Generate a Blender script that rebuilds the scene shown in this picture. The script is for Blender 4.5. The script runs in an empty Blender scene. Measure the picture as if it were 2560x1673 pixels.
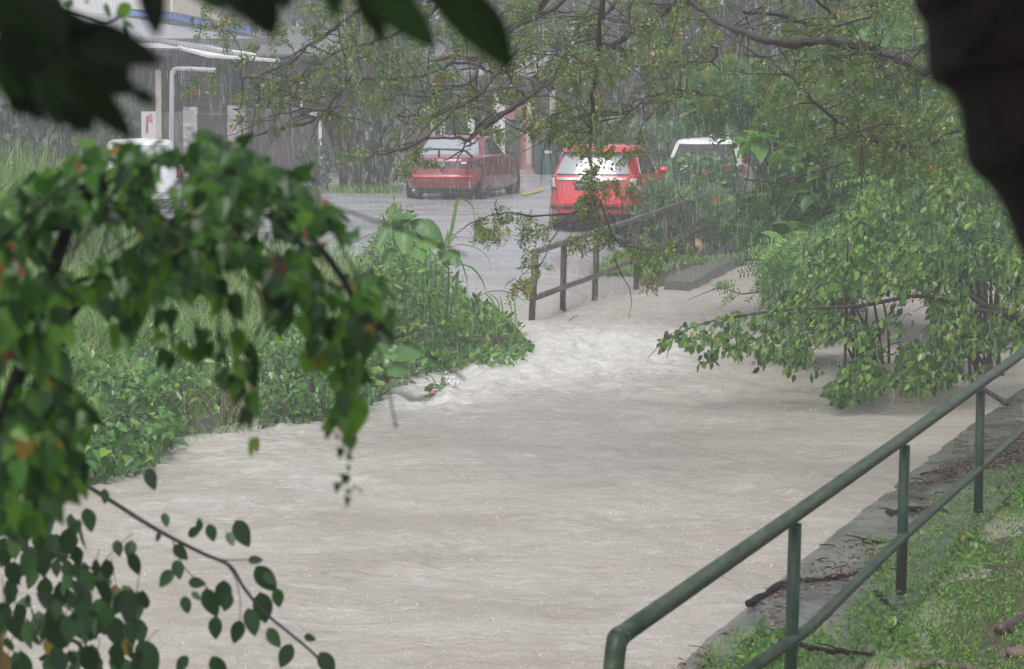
import bpy, math, random
import numpy as np
from mathutils import Vector, Matrix
# ------------------------------------------------------------------ camera, sky, sun, exposure
SC = bpy.context.scene
COL = SC.collection
HC = 3.43            # eye height above the water
FPX = 7000.0         # focal length in photo pixels (2560 wide)
TILT = math.atan((836.5 - 200.0) / FPX)
cam_d = bpy.data.cameras.new('camera'); cam = bpy.data.objects.new('camera', cam_d); COL.objects.link(cam)
cam.location = (0, 0, HC); cam.rotation_euler = (math.radians(90) - TILT, 0, 0)
cam_d.sensor_width = 36.0; cam_d.lens = 36.0 * FPX / 2560.0
cam_d.clip_start = 0.1; cam_d.clip_end = 600
cam_d.dof.use_dof = True; cam_d.dof.focus_distance = 38.0; cam_d.dof.aperture_fstop = 6.3; cam_d.dof.aperture_blades = 7
SC.camera = cam
SUN_EL, SUN_AZ = 62, 200
w = bpy.data.worlds.new('World'); SC.world = w; w.use_nodes = True
nt = w.node_tree; nt.nodes.clear()
sky = nt.nodes.new('ShaderNodeTexSky'); sky.sky_type = 'NISHITA'; sky.sun_disc = False
sky.sun_elevation = math.radians(SUN_EL); sky.sun_rotation = math.radians(SUN_AZ)
sky.dust_density = 4.0; sky.air_density = 1.0
hs = nt.nodes.new('ShaderNodeHueSaturation'); hs.inputs['Saturation'].default_value = 0.3
bg = nt.nodes.new('ShaderNodeBackground'); bg.inputs['Strength'].default_value = 0.15
wo = nt.nodes.new('ShaderNodeOutputWorld')
nt.links.new(sky.outputs[0], hs.inputs['Color']); nt.links.new(hs.outputs[0], bg.inputs['Color']); nt.links.new(bg.outputs[0], wo.inputs['Surface'])
sl = bpy.data.lights.new('sun', 'SUN'); sl.energy = 1.4; sl.angle = math.radians(30); sl.color = (1.0, 0.985, 0.95)
so = bpy.data.objects.new('sun', sl); COL.objects.link(so)
_e, _a = math.radians(SUN_EL), math.radians(SUN_AZ)
_d = Vector((math.sin(_a) * math.cos(_e), math.cos(_a) * math.cos(_e), math.sin(_e)))
so.rotation_euler = _d.to_track_quat('Z', 'Y').to_euler(); so.location = (0, 0, 30)
SC.view_settings.view_transform = 'Standard'; SC.view_settings.look = 'None'
SC.view_settings.exposure = 0.36; SC.view_settings.gamma = 1.0
SC.cycles.use_denoising = True
SC.cycles.max_bounces = 8; SC.cycles.diffuse_bounces = 3; SC.cycles.glossy_bounces = 3
SC.cycles.transmission_bounces = 4; SC.cycles.volume_bounces = 1; SC.cycles.transparent_max_bounces = 8
SC.cycles.use_adaptive_sampling = True; SC.cycles.adaptive_threshold = 0.02
SC.cycles.volume_step_rate = 4.0
SC.cycles.sample_clamp_indirect = 6.0

RNG = np.random.default_rng(7)
random.seed(7)
# ------------------------------------------------------------------ photo pixels -> world
_ct, _st = math.cos(TILT), math.sin(TILT)
def ray(px, py):
    u = (px - 1280.0) / FPX; v = (836.5 - py) / FPX
    return u, _ct + v * _st, -_st + v * _ct
def P(px, py, z=0.0):
    x, y, k = ray(px, py); t = (z - HC) / k
    return Vector((x * t, y * t, z))
def A(px, py, Y):
    x, y, k = ray(px, py); t = Y / y
    return Vector((x * t, Y, HC + k * t))
def Anp(px, py, Y):
    px = np.asarray(px, float); py = np.asarray(py, float); Y = np.asarray(Y, float)
    u = (px - 1280.0) / FPX; v = (836.5 - py) / FPX
    dy = _ct + v * _st; dz = -_st + v * _ct
    t = Y / dy
    return np.stack([u * t, Y * np.ones_like(t), HC + dz * t], -1)
def ppm(Y): return FPX / Y
# ------------------------------------------------------------------ noise in numpy
def vnoise(x, y, seed=0):
    xi = np.floor(x).astype(np.int64); yi = np.floor(y).astype(np.int64)
    fx = x - xi; fy = y - yi; fx = fx * fx * (3 - 2 * fx); fy = fy * fy * (3 - 2 * fy)
    def h(a, b):
        n = (a * 374761393 + b * 668265263 + seed * 1442695041) & 0xffffffff
        n = ((n ^ (n >> 13)) * 1274126177) & 0xffffffff
        return ((n ^ (n >> 16)) & 0xffff) / 65535.0
    a = h(xi, yi); b = h(xi + 1, yi); c = h(xi, yi + 1); d = h(xi + 1, yi + 1)
    return (a * (1 - fx) + b * fx) * (1 - fy) + (c * (1 - fx) + d * fx) * fy
def fbm(x, y, o=4, seed=0):
    s = 0; a = .5
    for i in range(o):
        s = s + a * vnoise(x, y, seed + i); x = x * 2.03 + 17; y = y * 2.03 + 5; a *= .5
    return s
def inpoly(x, y, poly):
    x = np.asarray(x); y = np.asarray(y); r = np.zeros(x.shape, bool); n = len(poly)
    for i in range(n):
        x0, y0 = poly[i][:2]; x1, y1 = poly[(i + 1) % n][:2]
        if y0 == y1: continue
        c = ((y0 > y) != (y1 > y)) & (x < (x1 - x0) * (y - y0) / (y1 - y0) + x0)
        r ^= c
    return r
def sdist(x, y, poly):
    d = np.full(x.shape, 1e9); n = len(poly)
    for i in range(n):
        ax, ay = poly[i][:2]; bx, by = poly[(i + 1) % n][:2]
        ex, ey = bx - ax, by - ay; L = ex * ex + ey * ey + 1e-12
        t = np.clip(((x - ax) * ex + (y - ay) * ey) / L, 0, 1)
        d = np.minimum(d, np.hypot(x - ax - t * ex, y - ay - t * ey))
    return np.where(inpoly(x, y, poly), d, -d)
def samplepoly(poly, n, clump=0.0, freq=0.01, seed=1, jx=0, jy=0):
    p = np.array(poly, float); lo, hi = p.min(0), p.max(0); out = []
    got = 0
    while got < n:
        m = n * 3 + 50
        q = RNG.uniform(lo, hi, (m, 2)); k = inpoly(q[:, 0], q[:, 1], poly)
        if clump > 0:
            v = fbm(q[:, 0] * freq + 31, q[:, 1] * freq + 7, 3, seed) / .875
            k &= v > clump * RNG.uniform(.75, 1.1, m)
        q = q[k]; out.append(q); got += len(q)
    r = np.concatenate(out)[:n]
    if jx: r = r + np.stack([(fbm(r[:, 0] * .03, r[:, 1] * .03, 3, seed + 70) - .44) * jx * 4 + RNG.normal(0, jx * .5, n), (fbm(r[:, 0] * .03, r[:, 1] * .03, 3, seed + 71) - .44) * jy * 4 + RNG.normal(0, jy * .5, n)], -1)
    return r
# ------------------------------------------------------------------ materials
MATS = {}
def mat(name):
    m = bpy.data.materials.new(name); m.use_nodes = True; n = m.node_tree
    return m, n, n.nodes['Principled BSDF']
def setp(b, **k):
    for a, v in k.items():
        key = {'rough': 'Roughness', 'metal': 'Metallic', 'spec': 'Specular IOR Level', 'coat': 'Coat Weight', 'coatr': 'Coat Roughness', 'trans': 'Transmission Weight', 'ior': 'IOR'}[a]
        b.inputs[key].default_value = v
def noise(n, scale, detail=4, rough=.6, vec=None, dist=0.0):
    t = n.nodes.new('ShaderNodeTexNoise'); t.inputs['Scale'].default_value = scale; t.inputs['Detail'].default_value = detail
    t.inputs['Roughness'].default_value = rough; t.inputs['Distortion'].default_value = dist
    if vec: n.links.new(vec, t.inputs['Vector'])
    return t
def ramp(n, src, stops):
    r = n.nodes.new('ShaderNodeValToRGB'); e = r.color_ramp.elements
    while len(e) < len(stops): e.new(.5)
    for i, (p, c) in enumerate(stops):
        e[i].position = p; e[i].color = (c[0], c[1], c[2], 1)
    n.links.new(src, r.inputs[0]); return r
def bump(n, b, h, strength=.3, dist=.01):
    u = n.nodes.new('ShaderNodeBump'); u.inputs['Strength'].default_value = strength; u.inputs['Distance'].default_value = dist
    n.links.new(h, u.inputs['Height']); n.links.new(u.outputs[0], b.inputs['Normal']); return u
def coords(n, scale=(1, 1, 1)):
    g = n.nodes.new('ShaderNodeNewGeometry'); mp = n.nodes.new('ShaderNodeMapping'); mp.inputs['Scale'].default_value = scale
    n.links.new(g.outputs['Position'], mp.inputs['Vector']); return mp.outputs[0]
def plain(name, c, c2=None, scale=6, rough=.6, bmp=0.0, bdist=.01, stretch=(1, 1, 1), **k):
    m, n, b = mat(name); setp(b, rough=rough, **k)
    c2 = c2 or tuple(v * .7 for v in c)
    t = noise(n, scale, 6, .65, coords(n, stretch)); r = ramp(n, t.outputs[0], [(.32, c2), (.68, c)])
    n.links.new(r.outputs[0], b.inputs['Base Color'])
    if bmp: bump(n, b, t.outputs[0], bmp, bdist)
    MATS[name] = m; return m
def leafmat(name, stops, rough=.38, transl=.3, tc=None, spec=.5):
    m, n, b = mat(name); setp(b, rough=rough, spec=spec)
    a = n.nodes.new('ShaderNodeAttribute'); a.attribute_name = 'rnd'
    r = ramp(n, a.outputs['Fac'], stops); n.links.new(r.outputs[0], b.inputs['Base Color'])
    tr = n.nodes.new('ShaderNodeBsdfTranslucent')
    mx = n.nodes.new('ShaderNodeMixRGB'); mx.blend_type = 'MULTIPLY'; mx.inputs[0].default_value = 1; mx.inputs[2].default_value = tuple(tc or (1.5, 1.9, .7)) + (1,)
    n.links.new(r.outputs[0], mx.inputs[1]); n.links.new(mx.outputs[0], tr.inputs[0])
    ms = n.nodes.new('ShaderNodeMixShader'); ms.inputs[0].default_value = transl
    n.links.new(b.outputs[0], ms.inputs[1]); n.links.new(tr.outputs[0], ms.inputs[2])
    n.links.new(ms.outputs[0], n.nodes['Material Output'].inputs['Surface'])
    MATS[name] = m; return m
def glassy(name, c, rough=.06):
    m, n, b = mat(name); b.inputs['Base Color'].default_value = (*c, 1); setp(b, rough=rough, spec=.9, coat=.6); MATS[name] = m; return m
# ------------------------------------------------------------------ objects
def finish(name, me, m, parent=None, smooth=False):
    if m is not None:
        for x in (m if isinstance(m, (list, tuple)) else [m]): me.materials.append(x)
    o = bpy.data.objects.new(name, me); COL.objects.link(o)
    if parent is not None:
        o.parent = parent; o.matrix_parent_inverse = Matrix.Translation(-Vector(parent.location)) if parent.get('_xf') is None else Matrix.Identity(4)
    if smooth:
        me.polygons.foreach_set('use_smooth', [True] * len(me.polygons))
    return o
def tag(o, label, cat, group=None):
    o['label'] = label; o['category'] = cat
    if group: o['group'] = group
    return o
def thing(name, label, cat, loc=(0, 0, 0), group=None):
    o = bpy.data.objects.new(name, None); o.empty_display_size = .1; COL.objects.link(o); o.location = loc
    return tag(o, label, cat, group)
def kind(o, k): o['kind'] = k; return o
class MB:
    def __init__(s): s.v = []; s.f = []; s.mi = []; s.cur = 0
    def add(s, vs, fs):
        b = len(s.v); s.v += [tuple(v) for v in vs]; s.f += [tuple(i + b for i in f) for f in fs]; s.mi += [s.cur] * len(fs); return s
    def box(s, a, b):
        (x0, y0, z0), (x1, y1, z1) = a, b
        return s.add([(x0, y0, z0), (x1, y0, z0), (x1, y1, z0), (x0, y1, z0), (x0, y0, z1), (x1, y0, z1), (x1, y1, z1), (x0, y1, z1)],
                     [(0, 3, 2, 1), (4, 5, 6, 7), (0, 1, 5, 4), (1, 2, 6, 5), (2, 3, 7, 6), (3, 0, 4, 7)])
    def tube(s, pts, rad, k=6, cap=True):
        pts = [Vector(p) for p in pts]; n = len(pts)
        if not isinstance(rad, (list, tuple, np.ndarray)): rad = [rad] * n
        up = Vector((0.13, 0.21, 1)); rings = []
        vs = []; fs = []; prev = None
        for i, p in enumerate(pts):
            d = (pts[min(i + 1, n - 1)] - pts[max(i - 1, 0)]).normalized()
            if prev is None:
                a = d.cross(up if abs(d.dot(up.normalized())) < .95 else Vector((1, 0, 0))).normalized()
            else:
                a = (prev - d * prev.dot(d)).normalized()
            prev = a; b = d.cross(a)
            for j in range(k):
                t = 2 * math.pi * j / k; vs.append(p + (a * math.cos(t) + b * math.sin(t)) * rad[i])
        for i in range(n - 1):
            for j in range(k):
                fs.append((i * k + j, i * k + (j + 1) % k, (i + 1) * k + (j + 1) % k, (i + 1) * k + j))
        if cap and k > 2:
            fs.append(tuple(range(k - 1, -1, -1))); fs.append(tuple((n - 1) * k + j for j in range(k)))
        return s.add(vs, fs)
    def prism(s, poly, d):   # poly: list of 3D points (planar), extruded by vector d
        n = len(poly); d = Vector(d); vs = [Vector(p) for p in poly] + [Vector(p) + d for p in poly]
        return s.add(vs, [tuple(range(n))[::-1], tuple(range(n, 2 * n))] + [(i, (i + 1) % n, n + (i + 1) % n, n + i) for i in range(n)])
    def lathe(s, prof, c, axis='z', k=24):
        vs = []; n = len(prof)
        for (r, h) in prof:
            for j in range(k):
                t = 2 * math.pi * j / k; a, b = r * math.cos(t), r * math.sin(t)
                vs.append({'z': (c[0] + a, c[1] + b, c[2] + h), 'x': (c[0] + h, c[1] + a, c[2] + b), 'y': (c[0] + a, c[1] + h, c[2] + b)}[axis])
        fs = [(i * k + j, i * k + (j + 1) % k, (i + 1) * k + (j + 1) % k, (i + 1) * k + j) for i in range(n - 1) for j in range(k)]
        return s.add(vs, fs)
    def build(s, name, m, parent=None, smooth=False):
        me = bpy.data.meshes.new(name); me.from_pydata(s.v, [], s.f)
        me.polygons.foreach_set('material_index', s.mi); me.update()
        return finish(name, me, m, parent, smooth)
def quadmesh(name, V, Q, rnd, m, parent=None, smooth=False):
    me = bpy.data.meshes.new(name); nv, nq = len(V), len(Q)
    me.vertices.add(nv); me.vertices.foreach_set('co', np.ascontiguousarray(V, np.float32).ravel())
    me.loops.add(nq * 4); me.loops.foreach_set('vertex_index', np.ascontiguousarray(Q, np.int32).ravel())
    me.polygons.add(nq); me.polygons.foreach_set('loop_start', np.arange(0, nq * 4, 4, dtype=np.int32)); me.polygons.foreach_set('loop_total', np.full(nq, 4, np.int32))
    if rnd is not None:
        at = me.attributes.new('rnd', 'FLOAT', 'FACE'); at.data.foreach_set('value', np.ascontiguousarray(rnd, np.float32))
    me.update(calc_edges=True); me.validate()
    return finish(name, me, m, parent, smooth)
# leaf templates: (verts (x side, y along, z up), quads)
LEAF = (np.array([(0, 0, 0), (-.19, .2, .03), (-.27, .45, .05), (-.17, .75, .02), (0, 1, -.08), (.19, .2, .03), (.27, .45, .05), (.17, .75, .02), (0, .45, -.02)]),
        np.array([(0, 8, 2, 1), (8, 4, 3, 2), (0, 5, 6, 8), (8, 6, 7, 4)]))
HEART = (np.array([(0, .06, 0), (-.22, .02, .03), (-.35, .28, .06), (-.22, .64, .0), (0, 1.05, -.16), (.22, .02, .03), (.35, .28, .06), (.22, .64, .0), (0, .4, -.05)]), LEAF[1])
LANCE = (np.array([(0, 0, 0), (-.1, .2, .03), (-.16, .45, .03), (-.1, .75, 0), (0, 1, -.15), (.1, .2, .03), (.16, .45, .03), (.1, .75, 0), (0, .45, -.02)]), LEAF[1])
def pinnate(pairs, ll, lw, ov=.12, droop=.25, jit=0.0):
    V = []; Q = []
    for i in range(pairs):
        y = ov + (1 - ov) * i / (pairs - 1 if pairs > 1 else 1); z = -droop * y * y
        sc = .55 + .45 * math.sin(math.pi * min(1, .25 + .7 * y))
        for s in (-1, 1):
            b = len(V); L = ll * sc; W = lw * sc
            V += [(0, y, z), (s * L * .5, y + W + L * .12, z - .03), (s * L, y + L * .3, z - .1 * L - .02), (s * L * .55, y - W + L * .12, z - .03)]
            Q.append((b, b + 1, b + 2, b + 3) if s > 0 else (b, b + 3, b + 2, b + 1))
    b = len(V); V += [(-.008, 0, 0), (.008, 0, 0), (.008, 1, -droop), (-.008, 1, -droop)]; Q.append((b, b + 1, b + 2, b + 3))
    V = np.array(V, float); V = V + RNG.normal(0, 1, V.shape) * jit * np.array([1, 1, 1.6]) if jit else V
    return V, np.array(Q)
OVALPIN = pinnate(6, .25, .085, .12, .35, jit=.035)
FEATHER = pinnate(11, .24, .034, .1, .35, jit=.012)
def unit(a): return a / (np.linalg.norm(a, axis=-1, keepdims=True) + 1e-9)
def leaves(name, pos, axis, nrm, size, tmpl, m, parent=None, rnd=None, width=None, smooth=False):
    V, Q = tmpl; n = len(pos); k = len(V)
    axis = unit(axis); side = unit(np.cross(axis, nrm)); nn = np.cross(side, axis)
    size = np.broadcast_to(np.asarray(size, float), (n,))[:, None, None]
    wd = np.ones((n, 1, 1)) if width is None else np.asarray(width, float).reshape(-1, 1, 1)
    W = pos[:, None, :] + size * (side[:, None, :] * V[None, :, 0:1] * wd + axis[:, None, :] * V[None, :, 1:2] + nn[:, None, :] * V[None, :, 2:3])
    QQ = (Q[None] + (np.arange(n) * k)[:, None, None]).reshape(-1, 4)
    if rnd is None: rnd = RNG.random(n)
    return quadmesh(name, W.reshape(-1, 3), QQ, np.repeat(rnd, len(Q)), m, parent, smooth)
def rv(n, mean, spread):
    return unit(np.asarray(mean, float)[None] + RNG.normal(0, spread, (n, 3)))
def blades(name, base, h, lean, wdt, m, parent=None, seg=4, curl=1.0, rnd=None):
    n = len(base); a = RNG.uniform(0, 2 * math.pi, n); L = np.stack([np.cos(a), np.sin(a), np.zeros(n)], -1)
    S = np.stack([-np.sin(a), np.cos(a), np.zeros(n)], -1)
    b2 = RNG.uniform(0, 2 * math.pi, n); S = unit(S + .8 * np.stack([np.cos(b2), np.sin(b2), np.zeros(n)], -1))
    V = np.zeros((n, (seg + 1) * 2, 3)); h = np.asarray(h).reshape(-1, 1); lean = np.asarray(lean).reshape(-1, 1); wdt = np.broadcast_to(np.asarray(wdt, float), (n,)).reshape(-1, 1)
    for i in range(seg + 1):
        t = i / seg
        c = base + L * (lean * h * t ** 1.8) + np.array([0, 0, 1.0]) * (h * (t - curl * .45 * lean * t ** 3))
        ww = wdt * (1 - t ** 1.6) * .5 + .0006
        V[:, 2 * i] = c - S * ww; V[:, 2 * i + 1] = c + S * ww
    q = np.array([(2 * i, 2 * i + 1, 2 * i + 3, 2 * i + 2) for i in range(seg)])
    Q = (q[None] + (np.arange(n) * (seg + 1) * 2)[:, None, None]).reshape(-1, 4)
    if rnd is None: rnd = RNG.random(n)
    return quadmesh(name, V.reshape(-1, 3), Q, np.repeat(rnd, seg), m, parent)
def polypts(pl, Y=None, z=0.0):   # resample helper -> world points of a pixel polyline
    return [A(p[0], p[1], p[2] if len(p) > 2 else Y) for p in pl]
def smoothline(pts, k=4):
    pts = [Vector(p) for p in pts]; out = []
    for i in range(len(pts) - 1):
        p0 = pts[max(i - 1, 0)]; p1 = pts[i]; p2 = pts[i + 1]; p3 = pts[min(i + 2, len(pts) - 1)]
        for j in range(k):
            t = j / k
            out.append(.5 * ((2 * p1) + (p2 - p0) * t + (2 * p0 - 5 * p1 + 4 * p2 - p3) * t * t + (3 * p1 - p0 - 3 * p2 + p3) * t ** 3))
    out.append(pts[-1]); return out
HAZE = 0.0035
# ------------------------------------------------------------------ material library
leafmat('vine_leaf', [(0, (.02, .055, .018)), (.35, (.045, .12, .03)), (.7, (.08, .21, .035)), (.976, (.19, .38, .045)), (.978, (.40, .27, .03)), (.988, (.34, .08, .05)), (1, (.38, .12, .09))], .27, .28)
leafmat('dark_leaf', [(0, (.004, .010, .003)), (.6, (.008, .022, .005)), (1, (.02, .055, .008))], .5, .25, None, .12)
leafmat('hanging_leaf', [(0, (.012, .038, .012)), (.7, (.025, .075, .02)), (.93, (.05, .13, .03)), (.95, (.35, .25, .03)), (1, (.2, .12, .06))], .4, .25)
leafmat('shrub_leaf', [(0, (.02, .055, .014)), (.35, (.06, .14, .028)), (.7, (.11, .22, .04)), (.94, (.19, .31, .055)), (1, (.34, .34, .07))], .35, .3)
leafmat('feather_leaf', [(0, (.028, .08, .025)), (.5, (.06, .15, .04)), (.9, (.12, .25, .05)), (1, (.24, .30, .07))], .42, .3)
leafmat('olive_leaf', [(0, (.05, .09, .03)), (.5, (.11, .17, .055)), (.97, (.16, .19, .045)), (.985, (.35, .24, .04)), (1, (.3, .15, .05))], .4, .3)
leafmat('herb_leaf', [(0, (.03, .09, .018)), (.5, (.07, .18, .03)), (.88, (.14, .29, .04)), (.97, (.26, .34, .06)), (1, (.28, .2, .08))], .4, .3)
leafmat('creeper_leaf', [(0, (.03, .09, .02)), (.5, (.06, .17, .03)), (.93, (.11, .26, .04)), (1, (.25, .34, .04))], .28, .25)
leafmat('grass_blade', [(0, (.05, .12, .025)), (.5, (.12, .25, .045)), (.85, (.2, .34, .07)), (1, (.42, .36, .16))], .45, .3)
leafmat('straw', [(0, (.22, .13, .06)), (.6, (.38, .26, .13)), (1, (.5, .38, .2))], .7, .15, (1, 1, 1))
leafmat('far_leaf', [(0, (.012, .035, .014)), (.6, (.03, .07, .025)), (1, (.06, .11, .04))], .5, .2)
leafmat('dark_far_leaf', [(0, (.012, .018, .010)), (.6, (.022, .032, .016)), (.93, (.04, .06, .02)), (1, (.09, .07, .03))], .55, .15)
leafmat('hedge_leaf', [(0, (.03, .08, .03)), (.6, (.06, .14, .045)), (1, (.1, .2, .06))], .4, .25)
leafmat('big_leaf', [(0, (.05, .13, .03)), (.6, (.09, .21, .04)), (1, (.15, .28, .05))], .4, .35)
leafmat('litter_leaf', [(0, (.03, .018, .012)), (.6, (.10, .05, .028)), (.9, (.2, .11, .065)), (1, (.32, .23, .14))], .6, .1, (1, 1, 1))
plain('bark_dark', (.022, .014, .011), (.005, .004, .004), 14, .85, 1.0, .05, (1, 1, .35), spec=.3)
plain('bark_branch', (.065, .052, .045), (.02, .016, .015), 30, .6, .4, .01)
plain('bark_grey', (.10, .085, .07), (.03, .026, .022), 18, .65, .5, .02)
plain('twig', (.055, .038, .03), (.02, .014, .012), 30, .6)
plain('rust_rail', (.07, .042, .032), (.025, .017, .015), 14, .45, .3, .004, (1, 1, .4))
plain('mossy_rail', (.10, .10, .065), (.04, .033, .024), 9, .4, .3, .003)
plain('tyre', (.02, .02, .021), (.014, .014, .014), 8, .75)
plain('black_plastic', (.025, .026, .028), (.016, .016, .018), 8, .45)
plain('chrome', (.82, .83, .85), (.7, .71, .73), 3, .15, metal=1.0)
plain('alloy', (.5, .51, .53), (.35, .36, .38), 6, .3, metal=.9)
plain('white_paint', (.78, .79, .80), (.62, .63, .64), 3, .3)
plain('plate', (.03, .03, .032), (.02, .02, .02), 6, .4)
plain('plate_text', (.75, .76, .74), (.65, .66, .64), 8, .5)
plain('lamp_red', (.45, .012, .015), (.3, .008, .01), 8, .12, coat=1.0)
plain('lamp_smoked', (.07, .025, .03), (.03, .012, .014), 8, .12, coat=1.0)
plain('lamp_clear', (.72, .72, .74), (.55, .55, .58), 20, .1, coat=1.0)
plain('green_bin', (.02, .085, .06), (.012, .055, .04), 6, .35)
plain('concrete', (.24, .235, .225), (.10, .10, .095), 5, .5, .4, .01)
plain('mossy_slab', (.12, .135, .10), (.06, .07, .05), 7, .4, .5, .01)
plain('wall_cream', (.55, .50, .40), (.42, .38, .31), 3, .7)
plain('wall_white', (.74, .74, .74), (.60, .60, .60), 2, .7)
plain('wall_grey', (.16, .155, .165), (.10, .098, .105), 3, .7)
plain('wall_dim', (.115, .11, .12), (.07, .067, .074), 3, .7)  # darker grey, porch shade put into the wall colour
plain('wall_pink', (.52, .20, .24), (.42, .16, .19), 3, .7)
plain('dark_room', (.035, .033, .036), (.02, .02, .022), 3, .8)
plain('brown_gate', (.10, .062, .052), (.06, .038, .034), 4, .45, stretch=(6, 6, .3))
plain('dark_gate', (.05, .05, .055), (.03, .03, .034), 5, .45)
plain('grille', (.16, .17, .18), (.10, .11, .12), 6, .4)
plain('green_door', (.02, .075, .055), (.012, .05, .036), 4, .4)
plain('blue_band', (.13, .24, .60), (.10, .18, .48), 2, .4)
plain('pot', (.52, .40, .20), (.38, .28, .13), 7, .3, coat=.5)
plain('soil', (.075, .055, .035), (.03, .025, .018), 4, .85, .8, .03)
plain('sack', (.48, .45, .43), (.33, .30, .29), 9, .5, .5, .02)
plain('banner', (.68, .66, .66), (.55, .53, .54), 5, .5)
plain('banner_red', (.42, .08, .14), (.33, .07, .11), 14, .5)
plain('banner_pink', (.62, .22, .32), (.5, .18, .26), 9, .5)
plain('root_red', (.09, .045, .035), (.03, .018, .015), 12, .5, .6, .01)
plain('stone_pink', (.17, .11, .09), (.08, .055, .045), 12, .5, .5, .01)
plain('stone_white', (.46, .44, .44), (.30, .28, .29), 2.5, .6)
plain('foam', (.86, .88, .9), (.7, .72, .75), 12, .3)
plain('flower', (.75, .25, .08), (.6, .12, .05), 9, .5)
plain('pod', (.10, .26, .03), (.06, .18, .02), 9, .35)
glassy('car_glass', (.30, .33, .36), .08)
glassy('dark_glass', (.02, .022, .025), .05)
def paint(name, c, c2):
    m, n, b = mat(name); setp(b, rough=.32, coat=1.0, coatr=.12)
    t = noise(n, 1.2, 3, .5, coords(n)); r = ramp(n, t.outputs[0], [(.3, c2), (.7, c)]); n.links.new(r.outputs[0], b.inputs['Base Color'])
    t2 = noise(n, 130, 2, .5, coords(n, (1, 1, .35))); bump(n, b, t2.outputs[0], .12, .004)
    MATS[name] = m
paint('red_paint', (.66, .022, .028), (.56, .018, .024)); paint('dark_red_paint', (.25, .014, .022), (.19, .011, .017))
def brick(name):
    m, n, b = mat(name); setp(b, rough=.6)
    t = n.nodes.new('ShaderNodeTexBrick'); t.inputs['Scale'].default_value = 2.6; t.inputs['Mortar Size'].default_value = .012
    t.inputs['Color1'].default_value = (.46, .42, .42, 1); t.inputs['Color2'].default_value = (.17, .155, .165, 1); t.inputs['Mortar'].default_value = (.3, .28, .28, 1)
    g = n.nodes.new('ShaderNodeNewGeometry'); sp = n.nodes.new('ShaderNodeSeparateXYZ'); cb = n.nodes.new('ShaderNodeCombineXYZ')
    n.links.new(g.outputs['Position'], sp.inputs[0]); n.links.new(sp.outputs['X'], cb.inputs['X']); n.links.new(sp.outputs['Z'], cb.inputs['Y']); n.links.new(cb.outputs[0], t.inputs['Vector'])
    n.links.new(t.outputs['Color'], b.inputs['Base Color']); MATS[name] = m
brick('stone_cladding')
def zinc(name, c, c2):
    m, n, b = mat(name); setp(b, rough=.4, metal=.15)
    v = coords(n, (1, 1, 1)); t = noise(n, 1.3, 5, .7, v); r = ramp(n, t.outputs[0], [(.3, c2), (.7, c)]); n.links.new(r.outputs[0], b.inputs['Base Color'])
    wv = n.nodes.new('ShaderNodeTexWave'); wv.wave_type = 'BANDS'; wv.bands_direction = 'X'; wv.inputs['Scale'].default_value = 4.0
    n.links.new(v, wv.inputs['Vector']); bump(n, b, wv.outputs[0], .8, .03); MATS[name] = m
zinc('zinc_roof', (.46, .46, .50), (.30, .30, .34)); zinc('zinc_pale', (.62, .62, .66), (.45, .45, .50)); zinc('zinc_dark', (.17, .17, .19), (.11, .11, .125))
def railmat(name):
    m, n, b = mat(name); setp(b, rough=.42, spec=.28)
    v = coords(n, (1, 1, 1)); t = noise(n, 9, 6, .7, v); t2 = noise(n, 60, 3, .6, v); t3 = noise(n, 2.2, 4, .7, v)
    r = ramp(n, t.outputs[0], [(.3, (.010, .03, .02)), (.5, (.02, .05, .032)), (.72, (.045, .08, .045))])
    r3 = ramp(n, t3.outputs[0], [(.55, (0, 0, 0)), (.68, (1, 1, 1))])
    mx = n.nodes.new('ShaderNodeMixRGB'); n.links.new(r3.outputs[0], mx.inputs[0]); n.links.new(r.outputs[0], mx.inputs[1]); mx.inputs[2].default_value = (.045, .028, .018, 1)
    n.links.new(mx.outputs[0], b.inputs['Base Color']); bump(n, b, t2.outputs[0], .5, .004); MATS[name] = m
railmat('green_rail')
def railtop():
    # mossy green pipe: moss spots, algae, and pale streaks painted as water reflections
    m, n, b = mat('green_pipe'); setp(b, rough=.42, spec=.28)
    v = coords(n, (1.0, .35, 3)); t = noise(n, 11, 6, .7, v); t2 = noise(n, 70, 3, .6, coords(n)); t3 = noise(n, 3.0, 4, .7, coords(n))
    r = ramp(n, t.outputs[0], [(.36, (.006, .02, .013)), (.48, (.02, .048, .03)), (.6, (.04, .07, .03)), (.72, (.12, .14, .10))])
    r3 = ramp(n, t3.outputs[0], [(.52, (0, 0, 0)), (.7, (.75, .75, .75))])
    mx = n.nodes.new('ShaderNodeMixRGB'); n.links.new(r3.outputs[0], mx.inputs[0]); n.links.new(r.outputs[0], mx.inputs[1]); mx.inputs[2].default_value = (.075, .06, .04, 1)
    n.links.new(mx.outputs[0], b.inputs['Base Color']); bump(n, b, t2.outputs[0], .4, .003); MATS['green_pipe'] = m
railtop()
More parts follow.
